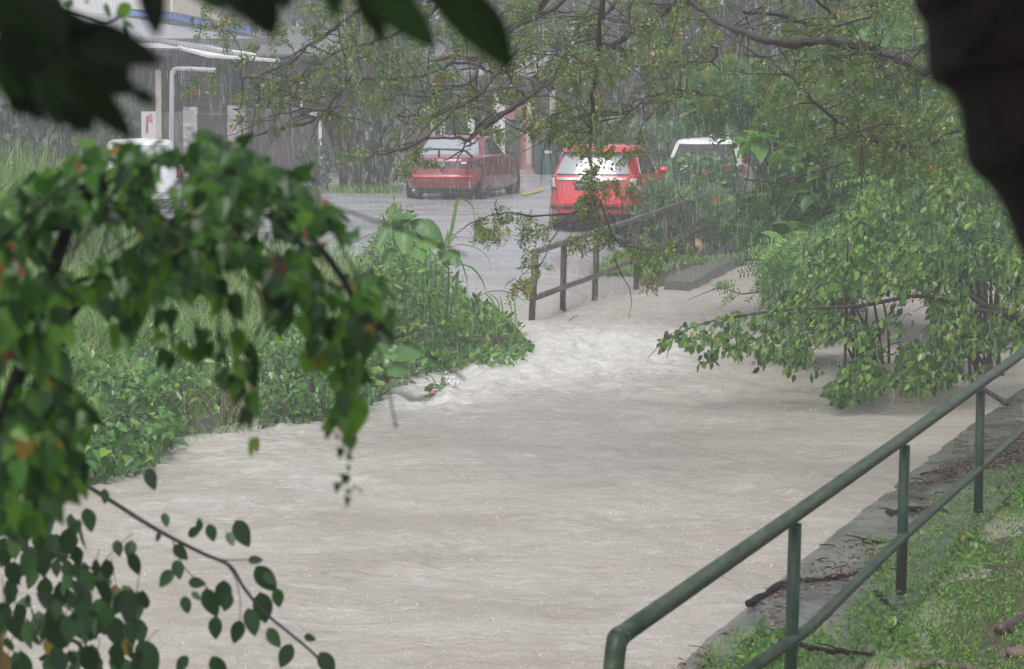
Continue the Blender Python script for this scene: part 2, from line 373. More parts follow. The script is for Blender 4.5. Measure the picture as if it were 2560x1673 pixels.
def watermat():
    m, n, b = mat('muddy_water'); setp(b, rough=.30, spec=.5); b.inputs['IOR'].default_value = 1.33
    v = coords(n, (1, 1, 1)); vs = coords(n, (.55, 1.0, 1))
    t = noise(n, .9, 5, .65, vs, .6); r = ramp(n, t.outputs[0], [(.3, (.335, .295, .255)), (.5, (.40, .36, .32)), (.7, (.465, .43, .39))])
    f1 = noise(n, 5.5, 9, .78, coords(n, (.7, 1.0, 1)), 1.2); f0 = noise(n, .38, 3, .6, v, .3)
    at = n.nodes.new('ShaderNodeAttribute'); at.attribute_name = 'foam'
    ad = n.nodes.new('ShaderNodeMath'); ad.operation = 'MULTIPLY_ADD'; n.links.new(at.outputs['Fac'], ad.inputs[0]); ad.inputs[1].default_value = .20; n.links.new(f1.outputs[0], ad.inputs[2])
    ad2 = n.nodes.new('ShaderNodeMath'); ad2.operation = 'MULTIPLY_ADD'; n.links.new(f0.outputs[0], ad2.inputs[0]); ad2.inputs[1].default_value = .22; n.links.new(ad.outputs[0], ad2.inputs[2])
    fr = ramp(n, ad2.outputs[0], [(.66, (0, 0, 0)), (.92, (.75, .75, .75))])
    mx = n.nodes.new('ShaderNodeMixRGB'); n.links.new(fr.outputs[0], mx.inputs[0]); n.links.new(r.outputs[0], mx.inputs[1]); mx.inputs[2].default_value = (.74, .73, .71, 1)
    n.links.new(mx.outputs[0], b.inputs['Base Color'])
    fine = noise(n, 26, 4, .7, vs, .4); fine2 = noise(n, 5, 6, .65, vs, .8)
    am = n.nodes.new('ShaderNodeMath'); am.operation = 'MULTIPLY_ADD'; n.links.new(fine.outputs[0], am.inputs[0]); am.inputs[1].default_value = .35; n.links.new(fine2.outputs[0], am.inputs[2])
    bump(n, b, am.outputs[0], 1.0, .085); MATS['water'] = m
watermat()
def roadmat():
    m, n, b = mat('wet_road'); v = coords(n); vs = coords(n, (.35, 1, 1)); b.inputs['IOR'].default_value = 1.35
    t = noise(n, .8, 6, .7, vs, .5); r = ramp(n, t.outputs[0], [(.3, (.20, .20, .22)), (.55, (.29, .29, .31)), (.78, (.38, .37, .38))])
    g = n.nodes.new('ShaderNodeNewGeometry'); sp = n.nodes.new('ShaderNodeSeparateXYZ'); n.links.new(g.outputs['Position'], sp.inputs[0])
    ad = n.nodes.new('ShaderNodeMath'); ad.operation = 'MULTIPLY_ADD'; n.links.new(t.outputs[0], ad.inputs[0]); ad.inputs[1].default_value = .5; n.links.new(sp.outputs['Z'], ad.inputs[2])
    rz_ = ramp(n, ad.outputs[0], [(.25, (1, 1, 1)), (.62, (0, 0, 0))]); mx = n.nodes.new('ShaderNodeMixRGB'); n.links.new(rz_.outputs[0], mx.inputs[0]); n.links.new(r.outputs[0], mx.inputs[1]); mx.inputs[2].default_value = (.36, .335, .31, 1)
    n.links.new(mx.outputs[0], b.inputs['Base Color'])
    rr = ramp(n, t.outputs[0], [(.35, (.16, .16, .16)), (.7, (.4, .4, .4))]); n.links.new(rr.outputs[0], b.inputs['Roughness'])
    t2 = noise(n, 34, 5, .75, v); t3 = noise(n, 2.6, 5, .65, coords(n, (.8, 1, 1)), .5)
    am = n.nodes.new('ShaderNodeMath'); am.operation = 'MULTIPLY_ADD'; n.links.new(t2.outputs[0], am.inputs[0]); am.inputs[1].default_value = .5; n.links.new(t3.outputs[0], am.inputs[2])
    bump(n, b, am.outputs[0], .5, .025); MATS['road'] = m
roadmat()
def pathmat():
    m, n, b = mat('wet_path'); v = coords(n); t = noise(n, 1.6, 7, .72, v, .4); t2 = noise(n, 22, 5, .7, v); t3 = noise(n, 3.1, 5, .7, v, .8)
    r = ramp(n, t.outputs[0], [(.3, (.04, .042, .038)), (.48, (.10, .10, .095)), (.7, (.19, .175, .155))])
    r3 = ramp(n, t3.outputs[0], [(.56, (0, 0, 0)), (.66, (.8, .8, .8))])
    mx = n.nodes.new('ShaderNodeMixRGB'); n.links.new(r3.outputs[0], mx.inputs[0]); n.links.new(r.outputs[0], mx.inputs[1]); mx.inputs[2].default_value = (.07, .085, .05, 1)
    n.links.new(mx.outputs[0], b.inputs['Base Color'])
    rr = ramp(n, t.outputs[0], [(.38, (.07, .07, .07)), (.6, (.42, .42, .42))]); n.links.new(rr.outputs[0], b.inputs['Roughness']); b.inputs['Specular IOR Level'].default_value = .6
    am = n.nodes.new('ShaderNodeMath'); am.operation = 'MULTIPLY_ADD'; n.links.new(t2.outputs[0], am.inputs[0]); am.inputs[1].default_value = .4; n.links.new(t.outputs[0], am.inputs[2])
    bump(n, b, am.outputs[0], .5, .02); MATS['path'] = m
pathmat()
M = MATS
# ------------------------------------------------------------------ ground, road, water
def W2(pl, z=0.0): return [tuple(P(a, b, z))[:2] for a, b in pl]
LEFT = W2([(-900, 1480), (0, 1300), (90, 1190), (240, 1172), (330, 1140), (430, 1105), (540, 1062), (650, 1045), (800, 1020), (930, 1010), (948, 965), (1000, 930), (1090, 908), (1180, 893), (1270, 872), (1325, 855), (1315, 835), (1250, 800), (1200, 770), (1130, 735), (1050, 700), (950, 675), (800, 660), (500, 650), (0, 640), (-1200, 640)])
NEAR = W2([(1560, 1790), (1700, 1673), (1860, 1539), (2100, 1330), (2282, 1184), (2420, 1075), (2560, 975), (2900, 780), (3400, 640), (5200, 640), (9000, 2600), (2500, 4000), (1200, 2600)])
RIGHT = W2([(1600, 700), (1661, 700), (1726, 704), (1753, 693), (1785, 672), (1823, 654), (1862, 640), (1960, 618), (2100, 595), (2300, 570), (2600, 550), (3600, 520)], .1) + [(60, 110), (2, 110), (2.3, 58), (2.0, 49)]
def roadz(Y): return np.interp(Y, [36, 40, 43.5, 50, 56.5, 62, 80], [-.14, -.012, .25, .70, .98, 1.03, 1.06])
def postd(x, y):   # distance to the left of the railing line
    ax, ay, bx, by = .26, 39.8, 3.36, 52.0; L = math.hypot(bx - ax, by - ay)
    return ((bx - ax) * (y - ay) - (by - ay) * (x - ax)) / L
def roadh(x, y):
    d = postd(x, y); h = np.minimum(roadz(y), .01 + .5 * d)
    return np.where(d < -.15, np.maximum(-.8, .0 + 1.5 * (d + .15)), h)
def gheight(x, y):
    base = roadh(x, y) - .12
    l = sdist(x, y, LEFT); near = sdist(x, y, NEAR); r = sdist(x, y, RIGHT)
    n = fbm(x * .9, y * .9, 4, 3)
    lz = np.clip(l * .9, -.8, 1) ; lz = np.where(l > 0, np.minimum(l * .8, .22) + (n - .45) * .12 + .22 * np.clip((l - .8) / 2, 0, 1), np.maximum(-.8, l * 3))
    nz = np.where(near > 0, -.03 + np.clip((near - 1.0) * .12, 0, .16) + (n - .45) * .05 * np.clip(near - 1, 0, 1), np.maximum(-.8, near * 6))
    rz = np.where(r > 0, .08 + np.clip(r * .22, 0, .85) + (n - .45) * .1, np.maximum(-.8, r * 3))
    h = np.maximum(base, lz); h = np.where(near > -.4, np.maximum(h, nz), h); h = np.where((r > -.4) & (y > 34), np.maximum(h, rz), h)
    return h
def sheet(name, xs, ys, zf, m, fan=False, attr=None):
    X, Y = np.meshgrid(xs, ys)
    if fan: X = X * Y
    Z = zf(X, Y); nx, ny = len(xs), len(ys)
    V = np.stack([X, Y, Z], -1).reshape(-1, 3)
    i = np.arange(nx - 1)[None, :] + (np.arange(ny - 1) * nx)[:, None]
    Q = np.stack([i, i + 1, i + nx + 1, i + nx], -1).reshape(-1, 4)
    o = quadmesh(name, V, Q, None, m, None, True)
    if attr is not None:
        at = o.data.attributes.new(attr[0], 'FLOAT', 'POINT'); at.data.foreach_set('value', attr[1](X, Y).ravel().astype(np.float32))
    return o
kind(sheet('ground', np.concatenate([np.linspace(-160, -22, 12), np.linspace(-20, 20, 260), np.linspace(22, 160, 12)]),
           np.concatenate([np.linspace(-40, 4, 10), np.linspace(5, 76, 460), np.linspace(80, 420, 20)]), gheight, M['soil']), 'structure')
kind(sheet('road', np.linspace(-26, 5.2, 130), np.linspace(38.5, 74, 160), lambda x, y: roadh(x, y) + .03 * (fbm(x * .9, y * .5, 3, 9) - .5), M['road']), 'structure')
def foamf(x, y):
    f = np.zeros_like(x)
    for px, py, r, s in [(1380, 860, 1.6, 1.0), (1200, 930, 1.0, .8), (1500, 900, 1.6, .7), (1120, 1000, .8, .8), (700, 1080, 1.4, .5), (1650, 850, 1.0, .4), (600, 1300, 1.2, .3), (1500, 740, 1.5, .4), (2150, 1015, .5, .5), (2050, 1005, .4, .5), (1327, 815, .25, .9), (1408, 778, .25, .7), (430, 1110, .5, .5), (700, 1050, .5, .5), (900, 1015, .6, .6), (1250, 880, .5, .7)]:
        c = P(px, py); f = f + s * np.exp(-(((x - c.x) / r) ** 2 + ((y - c.y) / (r * 2.2)) ** 2))
    return np.clip(f, 0, 1.4)
def wz(x, y):
    f = foamf(x, y); u = x * .8 + y * .25
    z = (fbm(x * 1.1, y * .8, 3, 21) - .44) * .09 + (fbm(x * 3.6 + y, y * 2.6, 3, 22) - .44) * .055 + (fbm(x * 11, y * 7, 2, 23) - .37) * .022
    z += f * ((fbm(x * 4.5, y * 2.2, 4, 24) - .47) * .13)
    # bow wave round the half-sunk clump and eddies at the bush
    c = P(1100, 985); d = np.hypot((x - c.x - .12), (y - c.y) * .6); z += .07 * np.exp(-(d / .16) ** 2) - .05 * np.exp(-((d - .38) / .16) ** 2)
    return z
kind(sheet('water', np.linspace(-.30, .30, 640), 7 * (60 / 7.0) ** np.linspace(0, 1, 900), wz, M['water'], True, ('foam', foamf)), 'structure')
# near bank path slab and its submerged apron
def pathpoly():
    e = [P(*q) for q in [(1640, 1722), (1700, 1673), (1860, 1539), (2100, 1330), (2282, 1184), (2420, 1075), (2560, 975), (2760, 850)]]
    mb = MB(); L = len(e); NS = 40; rows = []
    pts = []
    for i in range(L - 1):
        for j in range(12): pts.append(e[i].lerp(e[i + 1], j / 12))
    pts.append(e[-1]); d0 = (pts[0] - pts[1]).normalized()
    pts = [pts[0] + d0 * k for k in (6, 4.5, 3, 1.5)] + pts
    vs = []; W = 14; n = len(pts)
    for i, p in enumerate(pts):
        d = (pts[min(i + 1, n - 1)] - pts[max(i - 1, 0)]).normalized(); nn = Vector((d.y, -d.x, 0))
        wob = .09 * (float(fbm(np.array(p.x * 3), np.array(p.y * 3), 3, 5)) - .45)
        for j in range(W):
            t = j / (W - 1)
            if j == 0: q = p - nn * (.05 - wob); z = -.7
            elif j == 1: q = p - nn * (.02 - wob); z = .012
            else:
                q = p + nn * (1.2 * (t - .14)); z = .018 + .05 * t + .012 * (float(fbm(np.array(q.x * 2.2), np.array(q.y * 2.2), 3, 8)) - .45)
            vs.append((q.x, q.y, z))
    fs = [(i * W + j, i * W + j + 1, (i + 1) * W + j + 1, (i + 1) * W + j) for i in range(n - 1) for j in range(W - 1)]
    mb.add(vs, fs); return mb
kind(pathpoly().build('path', M['path'], None, True), 'structure')
def slab():
    top = [P(*q, .16) for q in [(1661, 702), (1726, 705), (1753, 694), (1785, 673), (1823, 655), (1862, 640), (1800, 638), (1723, 655), (1690, 672)]]
    mb = MB(); mb.prism([(p.x, p.y, p.z - .3) for p in top], (0, 0, .3)); return mb
tag(slab().build('concrete_slab', M['mossy_slab']), 'mossy grey concrete slab at the water edge below the far railing', 'slab')
mb = MB()
for pl in [((500, 1086), (556, 1064), .14), ((640, 1050), (720, 1040), .17)]:
    a = P(*pl[0]); b = P(*pl[1]); d = (b - a).normalized(); nn = Vector((-d.y, d.x, 0)) * .22
    mb.prism([(a.x, a.y, -.5), (b.x, b.y, -.5), (b.x + nn.x, b.y + nn.y, -.5), (a.x + nn.x, a.y + nn.y, -.5)], (0, 0, .5 + pl[2]))
tag(mb.build('retaining_wall', M['concrete']), 'low grey concrete retaining wall under creepers on the left bank', 'retaining wall')
# yellow road lines beyond the saloon car
mb = MB()
for q in [[(1300, 486), (1352, 475), (1362, 479), (1310, 491)], [(1372, 488), (1395, 484), (1400, 487), (1377, 491)], [(1225, 466), (1300, 458), (1302, 461), (1228, 469)]]:
    mb.prism([(lambda v: (v.x, v.y, float(roadz(v.y)) + .012))(P(a, b, 1.0)) for a, b in q], (0, 0, .004))
plain('yellow_line', (.5, .36, .06), (.36, .27, .08), 5, .4)
kind(mb.build('road_marking', M['yellow_line']), 'structure')
# ------------------------------------------------------------------ railings
def pipe(name, pts, r, m, parent, k=14): 
    o = MB().tube(pts, r, k).build(name, m, parent, True); return o
r0 = thing('handrail', 'green pipe railing with mossy rails along the concrete path, nearest the camera', 'railing', P(2252, 1560, .05))
RT = 1.10
rt = [P(*q, RT) for q in [(1548, 1592), (1986, 1288), (2256, 1098), (2446, 962), (2640, 822), (2900, 640)]]
top = [rt[0] + (rt[0] - rt[1]).normalized() * .02] + rt
def between(a, b, n): return [a.lerp(b, i / n) for i in range(n)]
tp = []
for i in range(len(rt) - 1): tp += between(rt[i], rt[i + 1], 6)
tp.append(rt[-1])
pipe('top_rail', tp, .042, M['green_pipe'], r0, 18)
e0 = rt[0]; back = (rt[0] - rt[1]).normalized()
dn = Vector((back.x * .25, back.y * .25, -1)).normalized()
leg = [e0 + back * .0, e0 + back * .035 + Vector((0, 0, -.012)), e0 + back * .06 + Vector((0, 0, -.05)), e0 + back * .075 + dn * .3, e0 + back * .08 + dn * 1.25]
pipe('end_post', leg, [.043, .046, .045, .043, .043], M['green_pipe'], r0, 18)
pipe('elbow_joint', [e0 - back * .015, e0 + back * .03 - Vector((0, 0, .008))], .047, M['alloy'] if False else M['green_pipe'], r0, 18)
lo = [P(*q, .53) for q in [(1700, 1790), (1883, 1673), (2022, 1576), (2256, 1342), (2448, 1171), (2640, 1000), (2900, 790)]]
# keep the lower rail in the same vertical plane as the top one
def onplane(px, py):
    best = None
    for i in range(len(rt) - 1):
        a, b = rt[i], rt[i + 1]; x, y, k = ray(px, py)
        # solve (x t, y t) on line a->b
        dx, dy = b.x - a.x, b.y - a.y; den = x * dy - y * dx
        if abs(den) < 1e-9: continue
        t = (a.x * dy - a.y * dx) / den; s = ((x * t - a.x) * dx + (y * t - a.y) * dy) / (dx * dx + dy * dy)
        if -.6 <= s <= 1.001 or i == len(rt) - 2: 
            if s >= 0 or i == 0: return Vector((x * t, y * t, HC + k * t))
    return None
lp = [onplane(*q) for q in [(1760, 1752), (2022, 1572), (2257, 1342), (2448, 1171), (2640, 1000)]]
pipe('middle_rail', lp, .034, M['green_pipe'], r0, 16)
for (tx, ty), (bx, by) in [((1988, 1300), (1972, 1800)), ((2262, 1106), (2250, 1552)), ((2452, 972), (2443, 1362)), ((2640, 835), (2634, 1190))]:
    t = onplane(tx, ty); x, y, k = ray(bx, by); tt = t.y / y; b = Vector((x * tt, t.y, min(HC + k * tt, .06) - .05))
    pipe('post', [b, t - Vector((0, 0, .02))], .036, M['green_rail'], r0, 16)
    MB().lathe([(.0, .0), (.055, .0), (.05, .03), (.037, .035)], (b.x, b.y, b.z + .04)).build('base_flange', M['green_rail'], r0, True)
# far rail
r1 = thing('railing', 'rusty brown pipe railing standing in the flood beside the wet road', 'railing', P(1430, 760))
YP = [39.8, 41.7, 43.6, 46.0, 48.5, 51.5]
tops = [(1339, 630), (1410, 606), (1492, 580), (1592, 548), (1666, 522), (1733, 500)]
bots = [(1327, 812), (1406, 776), (1486, 750), (1590, 720), (1662, 690), (1731, 644)]
tw = [A(q[0], q[1], y) for q, y in zip(tops, YP)]
ext = tw[-1] + (tw[-1] - tw[0]).normalized() * 1.6
pipe('top_rail', [tw[0] - Vector((.035, .04, 0))] + tw + [ext], .048, M['mossy_rail'], r1, 12)
low = [A(1340, 744, YP[0]), A(1415, 716, YP[1]), A(1495, 688, YP[2]), A(1592, 645, YP[3]), A(1668, 608, YP[4]), A(1736, 578, YP[5])]
pipe('middle_rail', low + [low[-1] + (low[-1] - low[0]).normalized() * 1.5], .042, M['mossy_rail'], r1, 12)
for (b, t, y, q) in zip(bots, tw, YP, tops):
    bb = A(b[0], b[1] + 30, y); pipe('post', [bb, t - Vector((0, 0, .01))], .047, M['rust_rail'], r1, 12)
# ------------------------------------------------------------------ cars
class Car:
    def __init__(s, levels, n=5.0, nroof=3.5):
        L = np.array(levels, float); s.z = L[:, 0]; s.r = L[:, 1]; s.f = L[:, 2]; s.w = L[:, 3]; s.n0 = n; s.n1 = nroof
    def par(s, z):
        r, f, w = np.interp(z, s.z, s.r), np.interp(z, s.z, s.f), np.interp(z, s.z, s.w)
        t = np.clip((z - .9) / .5, 0, 1); return (r + f) / 2, (f - r) / 2, w, s.n0 + (s.n1 - s.n0) * t
    def rear(s, yf, z, off=0.0):
        c, a, b, n = s.par(z); sn = abs(yf) ** (n / 2); cs = math.sqrt(max(0, 1 - sn * sn))
        return Vector((c - (a + off) * cs ** (2 / n), yf * (b + off * .3), z))
    def side(s, x, z, off=0.0, sgn=-1):
        c, a, b, n = s.par(z); q = min(1, abs((x - c) / a)); b = b * max(0, 1 - q ** n) ** (1 / n) + off
        return Vector((x, sgn * b, z))
    def body(s, name, m, parent, nz=70, nu=88):
        zs = np.linspace(s.z[0], s.z[-1], nz); vs = []; fs = []
        for z in zs:
            c, a, b, n = s.par(z)
            for j in range(nu):
                t = 2 * math.pi * j / nu; cx, sy = math.cos(t), math.sin(t)
                vs.append((c - a * math.copysign(abs(cx) ** (2 / n), cx), b * math.copysign(abs(sy) ** (2 / n), sy), z))
        for i in range(nz - 1):
            for j in range(nu): fs.append((i * nu + j, (i + 1) * nu + j, (i + 1) * nu + (j + 1) % nu, i * nu + (j + 1) % nu))
        c, a, b, n = s.par(zs[-1]); vs.append((c, 0, zs[-1] + .015)); k = len(vs) - 1
        for j in range(nu): fs.append(((nz - 1) * nu + j, k, (nz - 1) * nu + (j + 1) % nu))
        fs.append(tuple(range(nu)))
        return MB().add(vs, fs).build(name, m, parent, True)
    def patch(s, fn, name, m, parent, nx=14, nz=8, thick=.012, smooth=True):
        # fn(u,v)->(a,z): grid patch on the surface; 'R' rear by y fraction, 'S' side by x
        vs = []; fs = []
        for o in (fn.off, fn.off - thick):
            for i in range(nz + 1):
                for j in range(nx + 1):
                    a, z = fn.q(j / nx, i / nz); vs.append(s.rear(a, z, o) if fn.mode == 'R' else s.side(a, z, o, fn.sgn))
        W = nx + 1; B = W * (nz + 1)
        for i in range(nz):
            for j in range(nx):
                q = (i * W + j, i * W + j + 1, (i + 1) * W + j + 1, (i + 1) * W + j); fs.append(q); fs.append(tuple(B + k for k in q[::-1]))
        rim = [j for j in range(W)] + [i * W + nx for i in range(1, nz + 1)] + [nz * W + j for j in range(nx - 1, -1, -1)] + [i * W for i in range(nz - 1, 0, -1)]
        for a, b in zip(rim, rim[1:] + rim[:1]): fs.append((a, b, B + b, B + a))
        return MB().add(vs, fs).build(name, m, parent, False)
class Q:   # quad in (a,z) space given by 4 corners: bottom-left, bottom-right, top-right, top-left
    def __init__(s, mode, c, off=.006, sgn=-1): s.mode = mode; s.c = c; s.off = off; s.sgn = sgn
    def q(s, u, v):
        (a0, z0), (a1, z1), (a2, z2), (a3, z3) = s.c
        return ((a0 * (1 - u) + a1 * u) * (1 - v) + (a3 * (1 - u) + a2 * u) * v, (z0 * (1 - u) + z1 * u) * (1 - v) + (z3 * (1 - u) + z2 * u) * v)
def xform(root, loc, yaw, scale=1.0, pitch=0.0):
    root.location = loc; root.rotation_euler = (0, pitch, yaw); root.scale = (scale,) * 3
def wheel(parent, x, y, r=.30, w=.19):
    s = 1 if y > 0 else -1
    t = MB().lathe([(r * .66, -w / 2), (r * .9, -w / 2), (r * .98, -w * .42), (r, -w * .25), (r, w * .25), (r * .98, w * .42), (r * .9, w / 2), (r * .66, w / 2)], (x, y, r), 'y', 32).build('tyre', M['tyre'], parent, True)
    rim = MB(); yo = y + s * w * .42
    rim.lathe([(r * .68, 0), (r * .64, -s * .01), (r * .60, s * .012)], (x, yo, r), 'y', 28); rim.lathe([(.001, s * .012), (.05, s * .012), (.055, 0)], (x, yo, r), 'y', 12)
    for k in range(5):
        a = k * 2 * math.pi / 5 + .3; d = Vector((math.cos(a), 0, math.sin(a))); n = Vector((-d.z, 0, d.x)) * .028; c = Vector((x, yo, r))
        rim.prism([c + d * .03 - n * 1.3, c + d * r * .66 - n, c + d * r * .66 + n, c + d * .03 + n * 1.3], (0, -s * .02, 0))
    ro = rim.build('rim', M['alloy'], t); ro.matrix_parent_inverse = Matrix.Identity(4)
    MB().lathe([(.001, 0), (r * .64, 0)], (x, yo - s * .05, r), 'y', 24).build('brake_disc', M['black_plastic'], t).matrix_parent_inverse = Matrix.Identity(4)
    return t
def text(name, s, size, m, parent, M4, extrude=.003):
    c = bpy.data.curves.new(name, 'FONT'); c.body = s; c.size = size; c.extrude = extrude; c.align_x = 'CENTER'; c.align_y = 'CENTER'; tmp = bpy.data.objects.new(name, c); me = bpy.data.meshes.new_from_object(tmp); bpy.data.objects.remove(tmp); me.materials.clear(); me.materials.append(m)
    o = bpy.data.objects.new(name, me); COL.objects.link(o); o.parent = parent; o.matrix_basis = M4; return o
REAR = Matrix(((0, 0, -1, 0), (-1, 0, 0, 0), (0, 1, 0, 0), (0, 0, 0, 1)))   # text x -> -y (viewer's right), y -> z, faces -x
def retext(o, x, y, z, tilt=0, sx=1, shear=0):
    o.matrix_basis = Matrix.Translation((x, y, z)) @ Matrix.Rotation(tilt, 4, 'Y') @ REAR @ Matrix.Diagonal((sx, 1, 1, 1))
    pass
# --- red hatchback, seen from behind
hb = Car([(.19, -1.80, 1.85, .77), (.26, -1.90, 1.93, .815), (.34, -1.97, 1.97, .84), (.50, -2.0, 1.98, .85), (.60, -1.985, 1.95, .852), (.74, -1.955, 1.88, .850), (.84, -1.93, 1.70, .845), (.92, -1.91, 1.35, .838), (.98, -1.89, 1.05, .825), (1.05, -1.85, .85, .79), (1.15, -1.79, .70, .755), (1.28, -1.70, .50, .71), (1.38, -1.62, .30, .675), (1.45, -1.56, .12, .64), (1.49, -1.50, -.02, .60), (1.515, -1.38, -.2, .50), (1.525, -1.1, -.45, .3)], 4.3, 3.4)
hx = thing('hatchback_car', 'bright red hatchback parked on the wet road, seen from behind beyond the rusty railing', 'car'); hx['_xf'] = 1
hb.body('body', M['red_paint'], hx)
hb.patch(Q('R', [(-.80, 1.03), (.80, 1.03), (.77, 1.40), (-.77, 1.40)], .010), 'rear_window', M['car_glass'], hx, 18, 8)
hb.patch(Q('R', [(-.87, 1.005), (.87, 1.005), (.85, 1.43), (-.85, 1.43)], .005), 'window_surround', M['black_plastic'], hx, 18, 8)
hb.patch(Q('R', [(-.91, 1.405), (.91, 1.405), (.86, 1.475), (-.86, 1.475)], .13, ), 'roof_spoiler', M['red_paint'], hx, 16, 4, .16)
hb.patch(Q('R', [(-.70, .925), (.70, .925), (.76, .972), (-.76, .972)], .022), 'chrome_strip', M['chrome'], hx, 16, 3, .03)
hb.patch(Q('R', [(-.26, .905), (.26, .905), (.20, 1.0), (-.20, 1.0)], .026), 'handle_trim', M['chrome'], hx, 10, 4, .03)
for s in (-1, 1):
    hb.patch(Q('R', [(s * .73, .795), (s * .955, .80), (s * .965, .985), (s * .80, .985)], .016), 'tail_lamp', M['lamp_red'], hx, 6, 6, .03)
    hb.patch(Q('R', [(s * .745, .80), (s * .865, .81), (s * .90, .955), (s * .795, .955)], .022), 'reversing_lamp', M['lamp_clear'], hx, 5, 5, .03)
    hb.patch(Q('R', [(s * .72, .755), (s * .95, .755), (s * .955, .792), (s * .725, .792)], .012), 'lamp_shadow_strip', M['black_plastic'], hx, 5, 2, .02)  # black strip put in as the shadow under the tail lamp
    hb.patch(Q('R', [(s * .885, 1.0), (s * .955, 1.0), (s * .925, 1.36), (s * .865, 1.36)], .014), 'pillar_lamp', M['lamp_red'], hx, 3, 8, .02)
    hb.patch(Q('R', [(s * .66, .405), (s * .93, .42), (s * .94, .50), (s * .60, .47)], .010), 'bumper_vent', M['black_plastic'], hx, 6, 3, .02)
    hb.patch(Q('R', [(s * .64, .36), (s * .665, .36), (s * .735, .78), (s * .715, .78)], .003), 'tailgate_seam', M['black_plastic'], hx, 2, 8, .006)
hb.patch(Q('R', [(-.60, .425), (.60, .425), (.60, .475), (-.60, .475)], .012), 'bumper_grille', M['black_plastic'], hx, 12, 2, .02)
hb.patch(Q('R', [(-.93, .20), (.93, .20), (.94, .34), (-.94, .34)], .012), 'lower_bumper', M['black_plastic'], hx, 16, 3, .03)
hb.patch(Q('R', [(-.96, .52), (.96, .52), (.96, .56), (-.96, .56)], .022), 'bumper_crease', M['red_paint'], hx, 16, 3, .03)
hb.patch(Q('R', [(-.70, .345), (.70, .345), (.70, .352), (-.70, .352)], .014), 'bumper_seam', M['black_plastic'], hx, 12, 1, .01)
pl = MB().box((-1.972, -.27, .765), (-1.952, .27, .885)).build('number_plate', M['plate'], hx)
t_ = text('plate_number', 'WV 3338', .115, M['plate_text'], pl, Matrix()); retext(t_, -1.976, 0, .825, 0, 1.0)
t_ = text('model_badge', 'JAZZ', .055, M['chrome'], hx, Matrix()); retext(t_, -1.945, .52, .845, 0, 1.2, .3)
t_ = text('engine_badge', 'i-VTEC', .035, M['chrome'], hx, Matrix()); retext(t_, -1.945, -.50, .85, 0, 1.3)
em = MB()
for (a, b) in [((-.055, .0), (-.05, .085)), ((.055, 0), (.05, .085))]: em.tube([(-1.935, a[0] * .6, .915 + a[1]), (-1.928, b[0], .915 + b[1])], .008, 6)
em.tube([(-1.932, -.035, .957), (-1.932, .035, .957)], .008, 6)
em.tube([(-1.93, .075 * math.cos(t) * (1 + .1 * math.sin(t)), .957 + .058 * math.sin(t)) for t in np.linspace(0, 2 * math.pi, 20)], .007, 6, False); em.build('emblem', M['chrome'], hx, True)
for x, y in ((-1.22, -.68), (-1.22, .68), (1.28, -.70), (1.28, .70)): wheel(hx, x, y, .30, .19)
for s in (-1, 1):
    hb.patch(Q('S', [(-1.35, 1.03), (-.5, 1.0), (-.5, 1.40), (-1.15, 1.38)], .006, s), 'side_window', M['dark_glass'], hx, 8, 6)
    hb.patch(Q('S', [(-.43, 1.0), (.55, .98), (.15, 1.36), (-.43, 1.40)], .006, s), 'side_window', M['dark_glass'], hx, 8, 6)
    MB().lathe([(.36, 0), (.36, s * .02), (.28, s * .02)], (-1.22, s * .775, .30), 'y', 24).build('wheel_arch', M['black_plastic'], hx)
    MB().lathe([(.001, -.08), (.05, -.07), (.065, 0), (.05, .07), (.001, .08)], (.5, s * .85, 1.03), 'y', 12).build('mirror', M['red_paint'], hx, True)
MB().tube([(-1.45, 0, 1.50), (-1.5, 0, 1.62)], .006, 5).build('aerial', M['black_plastic'], hx)
MB().tube([(-1.87, .0, 1.03), (-1.84, -.2, 1.06), (-1.82, -.42, 1.07)], .009, 5).build('rear_wiper', M['black_plastic'], hx)
MB().box((-1.7, -.7, .14), (1.7, .7, .3)).build('underbody', M['black_plastic'], hx)
hp = A(1500, 575, 51.9)
def place(root, px, Y, yaw_deg, dz=0.0, sc=1.0):
    z = float(roadz(Y - 1.9)) + dz; p = A(px, 500, Y); xform(root, (p.x, Y, z), math.radians(90 - yaw_deg), sc)
place(hx, 1529, 52.0, 13, -.02, 1.04)
# --- darker red saloon
sd = Car([(.20, -1.95, 2.0, .77), (.28, -2.08, 2.12, .82), (.40, -2.15, 2.17, .84), (.52, -2.17, 2.17, .845), (.55, -2.135, 2.15, .84), (.68, -2.11, 2.05, .84), (.78, -2.09, 1.85, .835), (.86, -2.06, 1.3, .825), (.905, -2.02, 1.0, .81), (.925, -1.95, .92, .79), (.94, -1.42, .88, .76), (1.0, -1.34, .76, .735), (1.10, -1.20, .60, .70), (1.22, -1.02, .38, .655), (1.30, -.88, .18, .62), (1.335, -.74, .0, .55), (1.35, -.5, -.2, .4)], 4.6, 3.6)
sx = thing('saloon_car', 'darker red saloon with a black boot spoiler, parked facing away on the wet road', 'car'); sx['_xf'] = 1
sd.body('body', M['dark_red_paint'], sx)
sd.patch(Q('R', [(-.88, .955), (.88, .955), (.84, 1.27), (-.84, 1.27)], .008), 'rear_window', M['car_glass'], sx, 16, 8)
sd.patch(Q('R', [(-.60, .715), (.60, .715), (.60, .83), (-.60, .83)], .008), 'rear_panel', M['lamp_smoked'], sx, 14, 3, .02)
